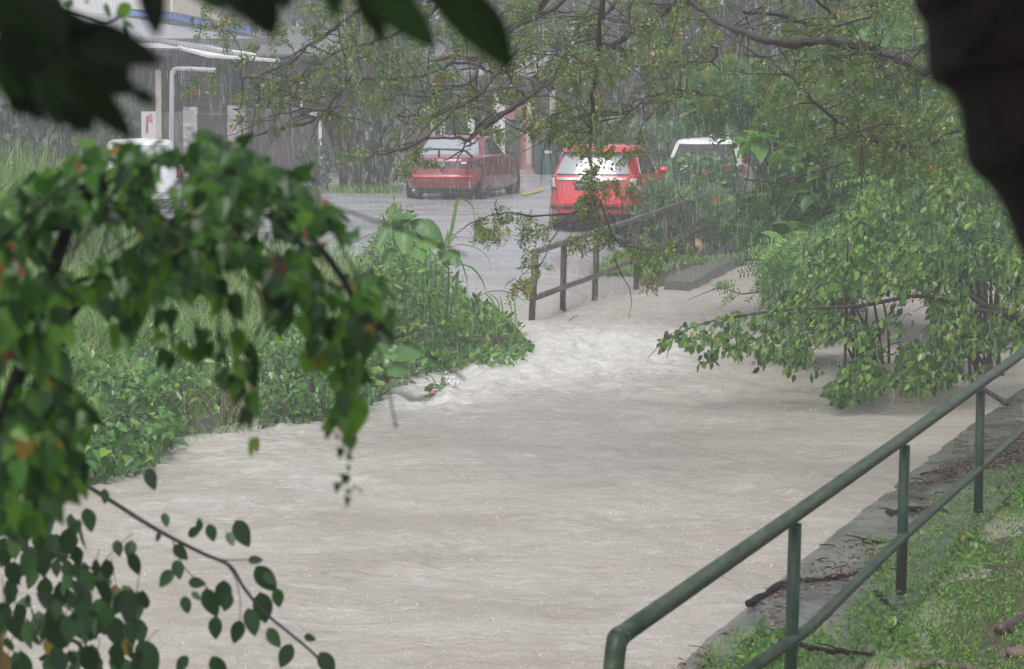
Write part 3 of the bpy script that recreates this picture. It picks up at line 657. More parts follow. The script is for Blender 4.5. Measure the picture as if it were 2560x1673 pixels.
for s in (-1, 1):
    sd.patch(Q('R', [(s * .61, .69), (s * .965, .69), (s * .96, .835), (s * .61, .84)], .012), 'tail_lamp', M['lamp_smoked'], sx, 8, 4, .03)
    sd.patch(Q('R', [(s * .61, .785), (s * .73, .785), (s * .73, .825), (s * .61, .825)], .017), 'reversing_lamp', M['lamp_clear'], sx, 3, 2, .02)
    sd.patch(Q('R', [(s * .72, .70), (s * .80, .70), (s * .80, .73), (s * .72, .73)], .017), 'brake_lamp', M['lamp_red'], sx, 3, 2, .02)
    sd.patch(Q('S', [(-1.05, .965), (-.2, .95), (-.2, 1.25), (-.72, 1.25)], .006, s), 'side_window', M['dark_glass'], sx, 8, 6)
    sd.patch(Q('S', [(-.14, .95), (.68, .93), (.22, 1.23), (-.14, 1.25)], .006, s), 'side_window', M['dark_glass'], sx, 8, 6)
    for xx in (-1.30, 1.25):
        MB().lathe([(.355, 0), (.355, s * .014), (.2, s * .014)], (xx, s * .80, .29), 'y', 28).build('wheel_arch', M['black_plastic'], sx)
    sd.patch(Q('S', [(-.95, .235), (.9, .235), (.9, .32), (-.95, .32)], .02, s), 'side_skirt', M['dark_red_paint'], sx, 8, 3, .03)
    sd.patch(Q('S', [(-.92, .34), (-.905, .34), (-.83, .93), (-.845, .93)], .003, s), 'door_seam', M['black_plastic'], sx, 1, 8, .006)
    sd.patch(Q('S', [(-.17, .34), (-.155, .34), (-.155, .94), (-.17, .94)], .003, s), 'door_seam', M['black_plastic'], sx, 1, 8, .006)
    MB().lathe([(.001, -.09), (.045, -.08), (.06, 0), (.045, .08), (.001, .09)], (.5, s * .86, .98), 'y', 12).build('mirror', M['black_plastic'], sx, True)
sd.patch(Q('R', [(-.97, .515), (.97, .515), (.97, .535), (-.97, .535)], .022), 'bumper_edge', M['red_paint'], sx, 16, 2, .03)
sd.patch(Q('R', [(-.9, .21), (.9, .21), (.92, .27), (-.92, .27)], .008), 'lower_bumper', M['black_plastic'], sx, 12, 2, .03)
sp_ = MB(); sp_.tube([(-1.86, -.70, .92), (-1.94, -.58, 1.05), (-1.95, -.45, 1.075), (-1.96, 0, 1.085), (-1.95, .45, 1.075), (-1.94, .58, 1.05), (-1.86, .70, .92)], [.03, .03, .025, .022, .025, .03, .03], 8)
sp_.box((-1.975, -.02, .92), (-1.93, .02, 1.08)); sp_.build('boot_spoiler', M['black_plastic'], sx, True)
pl = MB().box((-2.125, -.26, .715), (-2.108, .26, .825)).build('number_plate', M['plate'], sx)
t_ = text('plate_number', 'J T9700', .11, M['plate_text'], pl, Matrix()); retext(t_, -2.128, 0, .77, 0, 1.0)
for x, y in ((-1.30, -.71), (-1.30, .71), (1.25, -.72), (1.25, .72)): wheel(sx, x, y, .29, .19)
MB().tube([(-2.16, .5, .22), (-1.8, .5, .22)], .035, 10).build('exhaust', M['alloy'], sx, True)
MB().box((-1.8, -.7, .15), (1.8, .7, .3)).build('underbody', M['black_plastic'], sx)
place(sx, 1162, 59.2, 15, -.03, .98)
# --- two white cars built on the hatchback shape
def white_car(label, px, Y, yaw, lamp, dz=0):
    r = thing('white_car', label, 'car'); r['_xf'] = 1
    hb.body('body', M['white_paint'], r)
    hb.patch(Q('R', [(-.86, 1.03), (.86, 1.03), (.82, 1.42), (-.82, 1.42)], .010), 'rear_window', M['car_glass'] if lamp else M['dark_room'], r, 14, 6)
    for s in (-1, 1):
        hb.patch(Q('R', [(s * .80, .78), (s * .96, .78), (s * .96, 1.0), (s * .84, 1.0)], .014), 'tail_lamp', M['lamp_red'] if lamp else M['lamp_smoked'], r, 4, 5, .03)
        hb.patch(Q('S', [(-1.35, 1.03), (.55, .98), (.15, 1.38), (-1.15, 1.38)], .006, s), 'side_window', M['dark_glass'], r, 10, 6)
    hb.patch(Q('R', [(-.93, .20), (.93, .20), (.94, .38), (-.94, .38)], .012), 'lower_bumper', M['black_plastic'], r, 12, 3, .03)
    hb.patch(Q('R', [(-.25, .76), (.25, .76), (.25, .87), (-.25, .87)], .012), 'number_plate', M['plate'], r, 4, 2, .02)
    hb.patch(Q('R', [(-.80, .50), (.80, .50), (.80, .512), (-.80, .512)], .004), 'tailgate_seam', M['black_plastic'], r, 8, 1, .006)
    for x, y in ((-1.22, -.73), (-1.22, .73), (1.28, -.73), (1.28, .73)): wheel(r, x, y, .30, .19)
    MB().box((-1.7, -.7, .14), (1.7, .7, .3)).build('underbody', M['black_plastic'], r)
    place(r, px, Y, yaw, dz, 1.0); return r
white_car('white car glimpsed through gaps in the leafy vines on the left', 352, 56.5, -8, True, -.16)
white_car('white car with dark rear window behind bushes, right of the red hatchback', 1775, 59.5, 8, False, -.30)
# ------------------------------------------------------------------ bins
def bin_(label, px, py, h, m, lean=0.0, lid_pale=False, sticker=False, group='wheelie bins along the house fronts'):
    p = P(px, py, 1.04); r = thing('wheelie_bin', label, 'bin', (p.x, p.y, 1.04), group); r.rotation_euler = (0, lean, math.radians(12)); r['_xf'] = 1
    w0, w1 = h * .21, h * .27; b = MB()
    b.add([(-w0, -w0, .03), (w0, -w0, .03), (w0, w0, .03), (-w0, w0, .03), (-w1, -w1, h * .9), (w1, -w1, h * .9), (w1, w1, h * .9), (-w1, w1, h * .9)], [(0, 3, 2, 1), (0, 1, 5, 4), (1, 2, 6, 5), (2, 3, 7, 6), (3, 0, 4, 7), (4, 5, 6, 7)])
    b.build('bin_body', m, r)
    l = MB(); w2 = w1 * 1.12
    l.add([(-w2, -w2, h * .9), (w2, -w2, h * .9), (w2, w2, h * .9), (-w2, w2, h * .9), (-w2, -w2, h * .94), (w2, -w2, h * .94), (w2, w2, h * .99), (-w2, w2, h * .99), (-w1 * .8, -w1 * .7, h), (w1 * .8, -w1 * .7, h), (w1 * .8, w1 * .8, h * 1.03), (-w1 * .8, w1 * .8, h * 1.03)],
          [(0, 3, 2, 1), (0, 1, 5, 4), (1, 2, 6, 5), (2, 3, 7, 6), (3, 0, 4, 7), (4, 5, 9, 8), (5, 6, 10, 9), (6, 7, 11, 10), (7, 4, 8, 11), (8, 9, 10, 11)]).build('lid', m, r)
    MB().tube([(-w1 * .8, w2 + .05, h * .9), (w1 * .8, w2 + .05, h * .9)], .014, 6).build('handle', m, r)
    for s in (-1, 1):
        MB().lathe([(.001, 0), (.08, 0), (.1, .012), (.1, .045), (.08, .055), (.001, .055)], (s * (w0 + .02) - .027, w0 * .9 - .16, .10), 'x', 18).build('wheel', M['tyre'], r, True)
    if sticker: MB().box((-w1 * .32, -w1 * .93, h * .56), (w1 * .34, -w1 * .93 + .04, h * .76)).build('sticker', M['plate_text'], r)
    return r
bin_('tall green wheelie bin with a pale square sticker beside the red hatchback', 1362, 437, .98, M['green_bin'], .04, sticker=True)
bin_('green wheelie bin half hidden behind the bonnet of the red saloon', 1290, 428, .72, M['green_bin'], 0)
bin_('dark wheelie bin beside the old tree trunk left of the red saloon', 948, 470, .95, M['black_plastic'], 0)
bin_('green wheelie bin glimpsed just behind the red hatchback roof', 1462, 420, .85, M['green_bin'], 0)
# cream pot on its side by the railing
pp = A(1738, 618, 52.2); pr = MB(); prof = [(a * 1.15, b * 1.15) for a, b in [(.001, -.15), (.07, -.145), (.12, -.09), (.14, 0), (.125, .07), (.085, .12), (.05, .135), (.045, .10), (.07, .05), (.08, 0), (.001, -.02)]]
o = MB().lathe(prof, (0, 0, 0), 'y', 30).build('ceramic_pot', M['pot'], None, True); o.location = pp; o.rotation_euler = (math.radians(-18), 0, math.radians(168 + 14 - 4)); tag(o, 'cream round pot lying on its side by the last railing post', 'pot')
# ------------------------------------------------------------------ houses (front line about 66-72 m away)
GZ = 1.04
def slabpx(mb, x0, x1, y0, y1, Y, th=.12):
    a = A(x0, y1, Y); b = A(x1, y0, Y); mb.box((a.x, Y, a.z), (b.x, Y + th, b.z)); return mb
def quadpx(mb, pts, d=(0, 0, -.06)):
    return mb.prism([A(*p) for p in pts], d)
def bars(mb, x0, x1, y0, y1, Y, n, r=.012, hz=2):
    for i in range(n):
        x = x0 + (x1 - x0) * i / (n - 1); mb.tube([A(x, y1, Y), A(x, y0, Y)], r, 5)
    for j in range(hz):
        y = y0 + (y1 - y0) * (j + .12) / max(1, hz - .76); mb.tube([A(x0, y, Y - .02), A(x1, y, Y - .02)], r * 1.3, 5)
    return mb
def part(name, parent, m, fn, *a, **k):
    mb = MB(); fn(mb, *a, **k); return mb.build(name, M[m], parent)
h = thing('terrace_house', 'terrace house with zinc porch roofs, barred gate and patterned stone pillars, far left', 'house', A(430, 420, 70))
part('back_wall', h, 'wall_white', slabpx, -400, 372, -260, 34, 86, .3)
part('side_wall', h, 'wall_cream', slabpx, 388, 700, -260, 64, 90, .3)
part('downpipe', h, 'wall_white', lambda mb: mb.tube([A(430, -60, 85.5), A(430, 34, 85.5)], .05, 8))
part('fascia', h, 'blue_band', quadpx, [(318, 22, 84), (418, 28, 84), (625, 66, 86), (625, 88, 86), (418, 46, 84), (318, 38, 84)], (0, .1, 0))
part('gutter_wall', h, 'zinc_dark', quadpx, [(318, 38, 83.9), (418, 46, 83.9), (655, 92, 85.9), (655, 112, 85.9), (418, 62, 83.9), (318, 52, 83.9)], (0, .1, 0))
part('roof', h, 'zinc_roof', quadpx, [(-300, 30, 78), (130, 20, 84), (330, 45, 84), (655, 98, 86), (700, 148, 74), (622, 136, 70), (330, 86, 69), (-100, 60, 68)])
part('porch_roof', h, 'zinc_pale', quadpx, [(225, 86, 71), (330, 90, 71), (448, 116, 70.6), (452, 121, 68), (228, 118, 68)])
part('porch_roof', h, 'wall_white', quadpx, [(440, 110, 70), (560, 122, 72), (700, 140, 73.5), (700, 150, 69.5), (520, 138, 68.4), (456, 120, 68)])
part('roof_edge', h, 'zinc_dark', lambda mb: [mb.tube([A(226 + i * 4.5, 118 + i * .07, 68), A(226 + i * 4.5, 124 + i * .07, 68)], .03, 4) for i in range(50)])
part('front_wall', h, 'wall_dim', slabpx, -300, 700, 96, 460, 74, .3)
part('beam', h, 'wall_grey', slabpx, 380, 470, 122, 140, 68.3, .2)
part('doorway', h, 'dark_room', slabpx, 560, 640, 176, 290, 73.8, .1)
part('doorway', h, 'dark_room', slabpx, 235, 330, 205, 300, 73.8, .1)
part('wall_panel', h, 'wall_grey', slabpx, 320, 392, 215, 420, 72, .1)
part('wall_panel', h, 'wall_grey', slabpx, 455, 555, 140, 270, 73.5, .12)
part('post', h, 'wall_cream', slabpx, 391, 402, 175, 430, 68.5, .14)
part('boundary_wall', h, 'wall_grey', slabpx, 402, 462, 280, 440, 68.7, .15)
part('pillar', h, 'stone_cladding', slabpx, 459, 492, 268, 440, 68, .4)
part('pillar', h, 'stone_cladding', slabpx, 570, 613, 264, 440, 68, .4)
part('letter_box', h, 'grille', slabpx, 478, 487, 329, 342, 67.96, .05); part('letter_box', h, 'grille', slabpx, 602, 609, 322, 340, 67.96, .05)
g = part('gate', h, 'dark_gate', bars, 494, 570, 279, 430, 68.2, 20, .014, 3)
part('pipe_frame', h, 'zinc_pale', lambda mb: mb.tube(smoothline([A(428, 430, 68.2), A(430, 200, 68.2), (A(434, 182, 68.2)), A(446, 172, 68.2), A(540, 176, 68.2)], 4), .06, 10))
sg = thing('sign', 'tall white banner sign with red lettering panel by the gate, far left', 'sign', A(370, 350, 66))
part('panel', sg, 'banner', slabpx, 354, 389, 279, 372, 66, .04)
part('red_strip', sg, 'banner_red', quadpx, [(366, 290, 65.99), (372, 290, 65.99), (370, 332, 65.99), (364, 332, 65.99)], (0, .01, 0))
part('pink_spot', sg, 'banner_pink', quadpx, [(371, 286, 65.98), (380, 286, 65.98), (381, 303, 65.98), (373, 303, 65.98)], (0, .01, 0))
# second house
h = thing('terrace_house', 'terrace house with a dark brown panel gate and thin white porch post', 'house', A(720, 420, 71))
part('front_wall', h, 'wall_dim', slabpx, 703, 1010, 130, 440, 75, .3)
part('roof', h, 'zinc_dark', quadpx, [(655, 60, 84), (1100, 90, 88), (1120, 140, 72), (640, 134, 70)])
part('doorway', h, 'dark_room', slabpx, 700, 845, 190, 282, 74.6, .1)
part('gate', h, 'brown_gate', slabpx, 614, 762, 279, 442, 69, .08)
part('gate_frame', h, 'dark_gate', bars, 616, 760, 281, 440, 68.9, 12, .012, 2)
part('awning', h, 'wall_grey', slabpx, 616, 745, 271, 282, 69.2, .5)
part('awning', h, 'zinc_pale', slabpx, 762, 815, 277, 290, 69.2, .5)
part('post', h, 'wall_white', slabpx, 751.5, 755, 205, 270, 70, .05)
part('gatepost', h, 'wall_white', slabpx, 797, 804, 292, 430, 69, .12)
part('gate_bars', h, 'grille', bars, 806, 880, 300, 430, 69.2, 16, .012, 3)
part('wall_panel', h, 'wall_cream', slabpx, 908, 936, 285, 350, 70, .12)
part('wall_panel', h, 'wall_grey', slabpx, 762, 797, 300, 440, 69.6, .1)
# third house
h = thing('terrace_house', 'terrace house with white barred fence and tall cream gateposts behind the red saloon', 'house', A(1000, 420, 72))
part('front_wall', h, 'wall_dim', slabpx, 1012, 1235, 135, 440, 77, .3)
part('roof', h, 'zinc_dark', quadpx, [(1050, 120, 86), (1260, 150, 88), (1260, 186, 74), (1040, 172, 73)])
part('fence_bars', h, 'wall_white', bars, 958, 1004, 292, 432, 70.4, 11, .012, 3)
part('gatepost', h, 'wall_cream', slabpx, 1004, 1011, 300, 436, 70.5, .15)
part('gate', h, 'brown_gate', slabpx, 1012, 1076, 293, 430, 71, .06)
part('gatepost', h, 'wall_white', slabpx, 1077, 1087, 282, 400, 71.2, .12); part('gatepost', h, 'wall_cream', slabpx, 1095, 1112, 280, 400, 71.2, .2)
part('column', h, 'wall_white', slabpx, 1092, 1098, 195, 262, 73, .12)
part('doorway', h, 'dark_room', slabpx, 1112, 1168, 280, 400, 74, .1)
part('column', h, 'wall_white', slabpx, 1170, 1186, 284, 350, 72, .2); part('fascia', h, 'wall_grey', slabpx, 1030, 1235, 262, 282, 72.5, .4)
# fourth house (pink)
h = thing('terrace_house', 'pink terrace house with a dark green door and cream pillars', 'house', A(1290, 420, 72))
part('front_wall', h, 'wall_pink', slabpx, 1246, 1330, 235, 440, 73.4, .3)
part('upper_wall', h, 'wall_dim', slabpx, 1236, 1345, 180, 236, 74, .3)
part('roof', h, 'zinc_roof', quadpx, [(1190, 150, 84), (1360, 150, 84), (1350, 186, 73), (1190, 184, 73)])
part('door', h, 'green_door', slabpx, 1271, 1299, 299, 430, 73.2, .1)
part('recess', h, 'wall_dim', slabpx, 1262, 1271, 300, 430, 73.25, .1)
part('pillar', h, 'wall_white', slabpx, 1234, 1262, 262, 430, 72, .3); part('pillar', h, 'wall_cream', slabpx, 1315, 1327, 250, 410, 71.5, .25)
# fifth house
h = thing('terrace_house', 'terrace house with white eave and dark gates behind the green bins', 'house', A(1400, 420, 72))
part('front_wall', h, 'wall_grey', slabpx, 1330, 1500, 190, 440, 76, .3)
part('roof', h, 'zinc_roof', quadpx, [(1330, 128, 86), (1520, 128, 86), (1500, 176, 73.5), (1328, 176, 73.5)])
part('eave', h, 'wall_white', slabpx, 1338, 1500, 174, 186, 73.3, .12)
part('gate', h, 'brown_gate', slabpx, 1330, 1374, 286, 412, 72, .08)
part('pillar', h, 'wall_cream', slabpx, 1374, 1387, 228, 400, 72.2, .2)
part('gate', h, 'dark_gate', slabpx, 1340, 1372, 190, 262, 73.8, .08)
part('side_gate', h, 'wall_dim', slabpx, 1400, 1475, 255, 410, 73, .1)
part('pipe', h, 'wall_white', lambda mb: mb.tube([A(1452, 262, 72.8), A(1468, 266, 72.8), A(1474, 290, 72.8)], .02, 6))
# pavement in front of the houses
mb = MB(); a = P(1180, 436, 1.05); b = P(1480, 436, 1.05); mb.box((a.x, a.y, .95), (b.x + .6, a.y + 8, 1.10))
plain('pavement', (.38, .31, .25), (.26, .22, .19), 3, .5); kind(mb.build('pavement', M['pavement']), 'structure')
# thin white poles behind the bushes
for x, lb in ((1777, 'thin white pole, left of a pair in front of the white car'), (1821, 'thin white pole, right of a pair in front of the white car')):
    o = MB().tube([A(x, 500, 58), A(x - 1, 335, 58)], .028, 8).build('pole', M['wall_white'], None, True); tag(o, lb, 'pole')
# ------------------------------------------------------------------ far trees and hedge
def farpoly(label, poly, Y0, Y1, n, size, m, base_px, cat='tree', group='trees beyond the road', name='background_tree', clump=.5, tr=.16, crownname='crown', tmpl=LEAF):
    bx, Yb = base_px; zb = float(roadz(Yb)); b = A(bx, 400, Yb); r = thing(name, label, cat, (b.x, Yb, zb), group)
    q = samplepoly(poly, n, clump, .012, seed=int(bx)); Y = RNG.uniform(Y0, Y1, n); pos = Anp(q[:, 0], q[:, 1], Y)
    cx = (max(p[0] for p in poly) + min(p[0] for p in poly)) / 2; cy = (max(p[1] for p in poly) + min(p[1] for p in poly)) / 2
    leaves(crownname, pos, rv(n, (0, -.2, -.5), .7), rv(n, (0, -.6, .7), .6), RNG.uniform(.6, 1.3, n) * size, tmpl, m, r)
    if tr:
        mb = MB(); c = A(cx, cy, (Y0 + Y1) / 2); z0 = Vector((b.x, Yb, zb - .1))
        mid = z0.lerp(c, .5) + Vector((random.uniform(-.3, .3), 0, .2)); mb.tube(smoothline([z0, mid, c], 4), np.linspace(tr, tr * .45, 9), 8)
        for i in range(7):
            k = random.randrange(n); e = Vector(pos[k]); s = mid.lerp(c, random.random()); mb.tube(smoothline([s, s.lerp(e, .5) + Vector((0, 0, .3)), e], 3), np.linspace(tr * .4, .02, 7), 5)
        mb.build('trunk', M['bark_grey'], r, True)
    return r
FT = 'far_leaf'
farpoly('hazy green tree behind the house roofs, leftmost of the far trees', [(560, -140), (900, -140), (920, 60), (860, 130), (760, 110), (640, 70), (560, 30)], 88, 93, 4200, .34, M[FT], (730, 92))
farpoly('hazy green tree above the dark porches behind the old trunk', [(820, -140), (1180, -140), (1190, 90), (1120, 160), (980, 170), (880, 140), (800, 60)], 90, 96, 4600, .34, M[FT], (1000, 95))
farpoly('hazy pale tree behind the pink house', [(1080, -160), (1400, -160), (1420, 120), (1380, 180), (1240, 170), (1120, 150)], 92, 99, 4600, .36, M[FT], (1260, 98))
farpoly('hazy tree rising behind the hedge, right of the pink house', [(1340, -160), (1720, -160), (1740, 180), (1640, 330), (1480, 330), (1400, 240), (1360, 120)], 86, 92, 5200, .34, M[FT], (1540, 90))
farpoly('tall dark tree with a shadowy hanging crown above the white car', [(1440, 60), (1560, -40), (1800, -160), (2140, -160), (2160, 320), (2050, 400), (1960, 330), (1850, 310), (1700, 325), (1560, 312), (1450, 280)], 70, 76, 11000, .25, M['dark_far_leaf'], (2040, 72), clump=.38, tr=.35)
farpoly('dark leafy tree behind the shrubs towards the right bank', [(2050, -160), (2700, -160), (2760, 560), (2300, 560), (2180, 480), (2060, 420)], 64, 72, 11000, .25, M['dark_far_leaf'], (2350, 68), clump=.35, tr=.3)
farpoly('dense dark green tree behind the feathery shrubs at the top right', [(1960, -120), (2700, -160), (2760, 600), (2400, 600), (2150, 520), (2000, 430), (1930, 250)], 52, 57, 11000, .22, M[FT], (2250, 55), clump=.35, tr=.22)
farpoly('blue green small tree in front of the dark porch, behind the old trunk', [(860, 40), (1010, 40), (1060, 130), (1180, 200), (1150, 260), (1060, 300), (980, 260), (900, 230), (850, 150)], 66, 69, 3200, .2, M['hedge_leaf'], (960, 68), clump=.45, tr=.09)
farpoly('pale green creeper hedge behind the two parked cars', [(1425, 300), (1480, 285), (1600, 300), (1750, 300), (1880, 320), (1960, 430), (1960, 490), (1440, 430), (1430, 360)], 66, 69.5, 11000, .17, M['hedge_leaf'], (1640, 68), 'hedge', None, 'hedge', .25, 0, 'foliage', HEART)
farpoly('dark leafy mass filling the left edge behind the tall grass', [(-400, 120), (130, 150), (240, 180), (330, 250), (330, 380), (-400, 420)], 60, 64, 6500, .22, M[FT], (60, 62), clump=.38, tr=.12)
# old dark trunk beside the houses
t = thing('old_tree', 'dark forked old tree trunk with leaning limbs in front of the house gates', 'tree', P(870, 480, .98))
mb = MB(); YT = 61
def limb(mb, pl, r0, r1, Y=None, k=10):
    p = smoothline(polypts(pl, Y), 4); mb.tube(p, np.linspace(r0, r1, len(p)), k)
limb(mb, [(895, 500), (885, 460), (868, 400), (855, 350), (835, 310), (812, 272), (802, 250), (790, 200)], .34, .12, YT)
limb(mb, [(868, 400), (878, 350), (900, 310), (915, 270), (925, 200), (940, 120)], .22, .09, YT + .2)
limb(mb, [(905, 500), (925, 440), (935, 380), (945, 330), (965, 290), (980, 240)], .25, .06, YT - .3)
limb(mb, [(890, 500), (920, 480), (950, 470)], .3, .12, YT); limb(mb, [(860, 345), (890, 335), (925, 300), (940, 275)], .13, .05, YT - .1)
mb.build('trunk', M['bark_dark'], t, True)
q = samplepoly([(870, 250), (1010, 270), (1020, 350), (960, 400), (960, 470), (900, 480), (880, 420), (890, 330)], 420, .3, .02, 5); n = len(q)
leaves('foliage', Anp(q[:, 0], q[:, 1], RNG.uniform(YT - 1, YT + .6, n)), rv(n, (0, 0, -1), .5), rv(n, (0, -1, .4), .5), RNG.uniform(.12, .3, n), LANCE, M['far_leaf'], t)
q = samplepoly([(840, 470), (1000, 475), (1010, 505), (880, 520), (800, 510)], 700, .2, .02, 5); n = len(q)
o = blades('grass_tuft', Anp(q[:, 0], q[:, 1], RNG.uniform(59.5, 61.5, n)) * np.array([1, 1, 0]) + np.array([0, 0, 1.02]), RNG.uniform(.08, .3, n), RNG.uniform(.2, .9, n), .02, M['grass_blade']); tag(o, 'grassy mossy verge around the foot of the old tree trunk', 'grass'); kind(o, 'stuff')
pt = samplepoly([(760, 360), (800, 350), (830, 400), (820, 470), (770, 470), (740, 420)], 500, .35, .03, 3); n = len(pt)
s = thing('bush', 'spindly dark shrub by the white barred gate, left of the old trunk', 'bush', P(790, 480, .98))
leaves('foliage', Anp(pt[:, 0], pt[:, 1], RNG.uniform(60, 61.5, n)), rv(n, (0, 0, -.3), .8), rv(n, (0, -1, .4), .5), RNG.uniform(.06, .14, n), LEAF, M['far_leaf'], s)
mb = MB()
for i in range(9): mb.tube([A(785 + random.uniform(-6, 6), 478, 60.7), A(760 + 70 * i / 9, random.uniform(350, 400), 60.7)], .012, 5)
mb.build('stem', M['twig'], s)
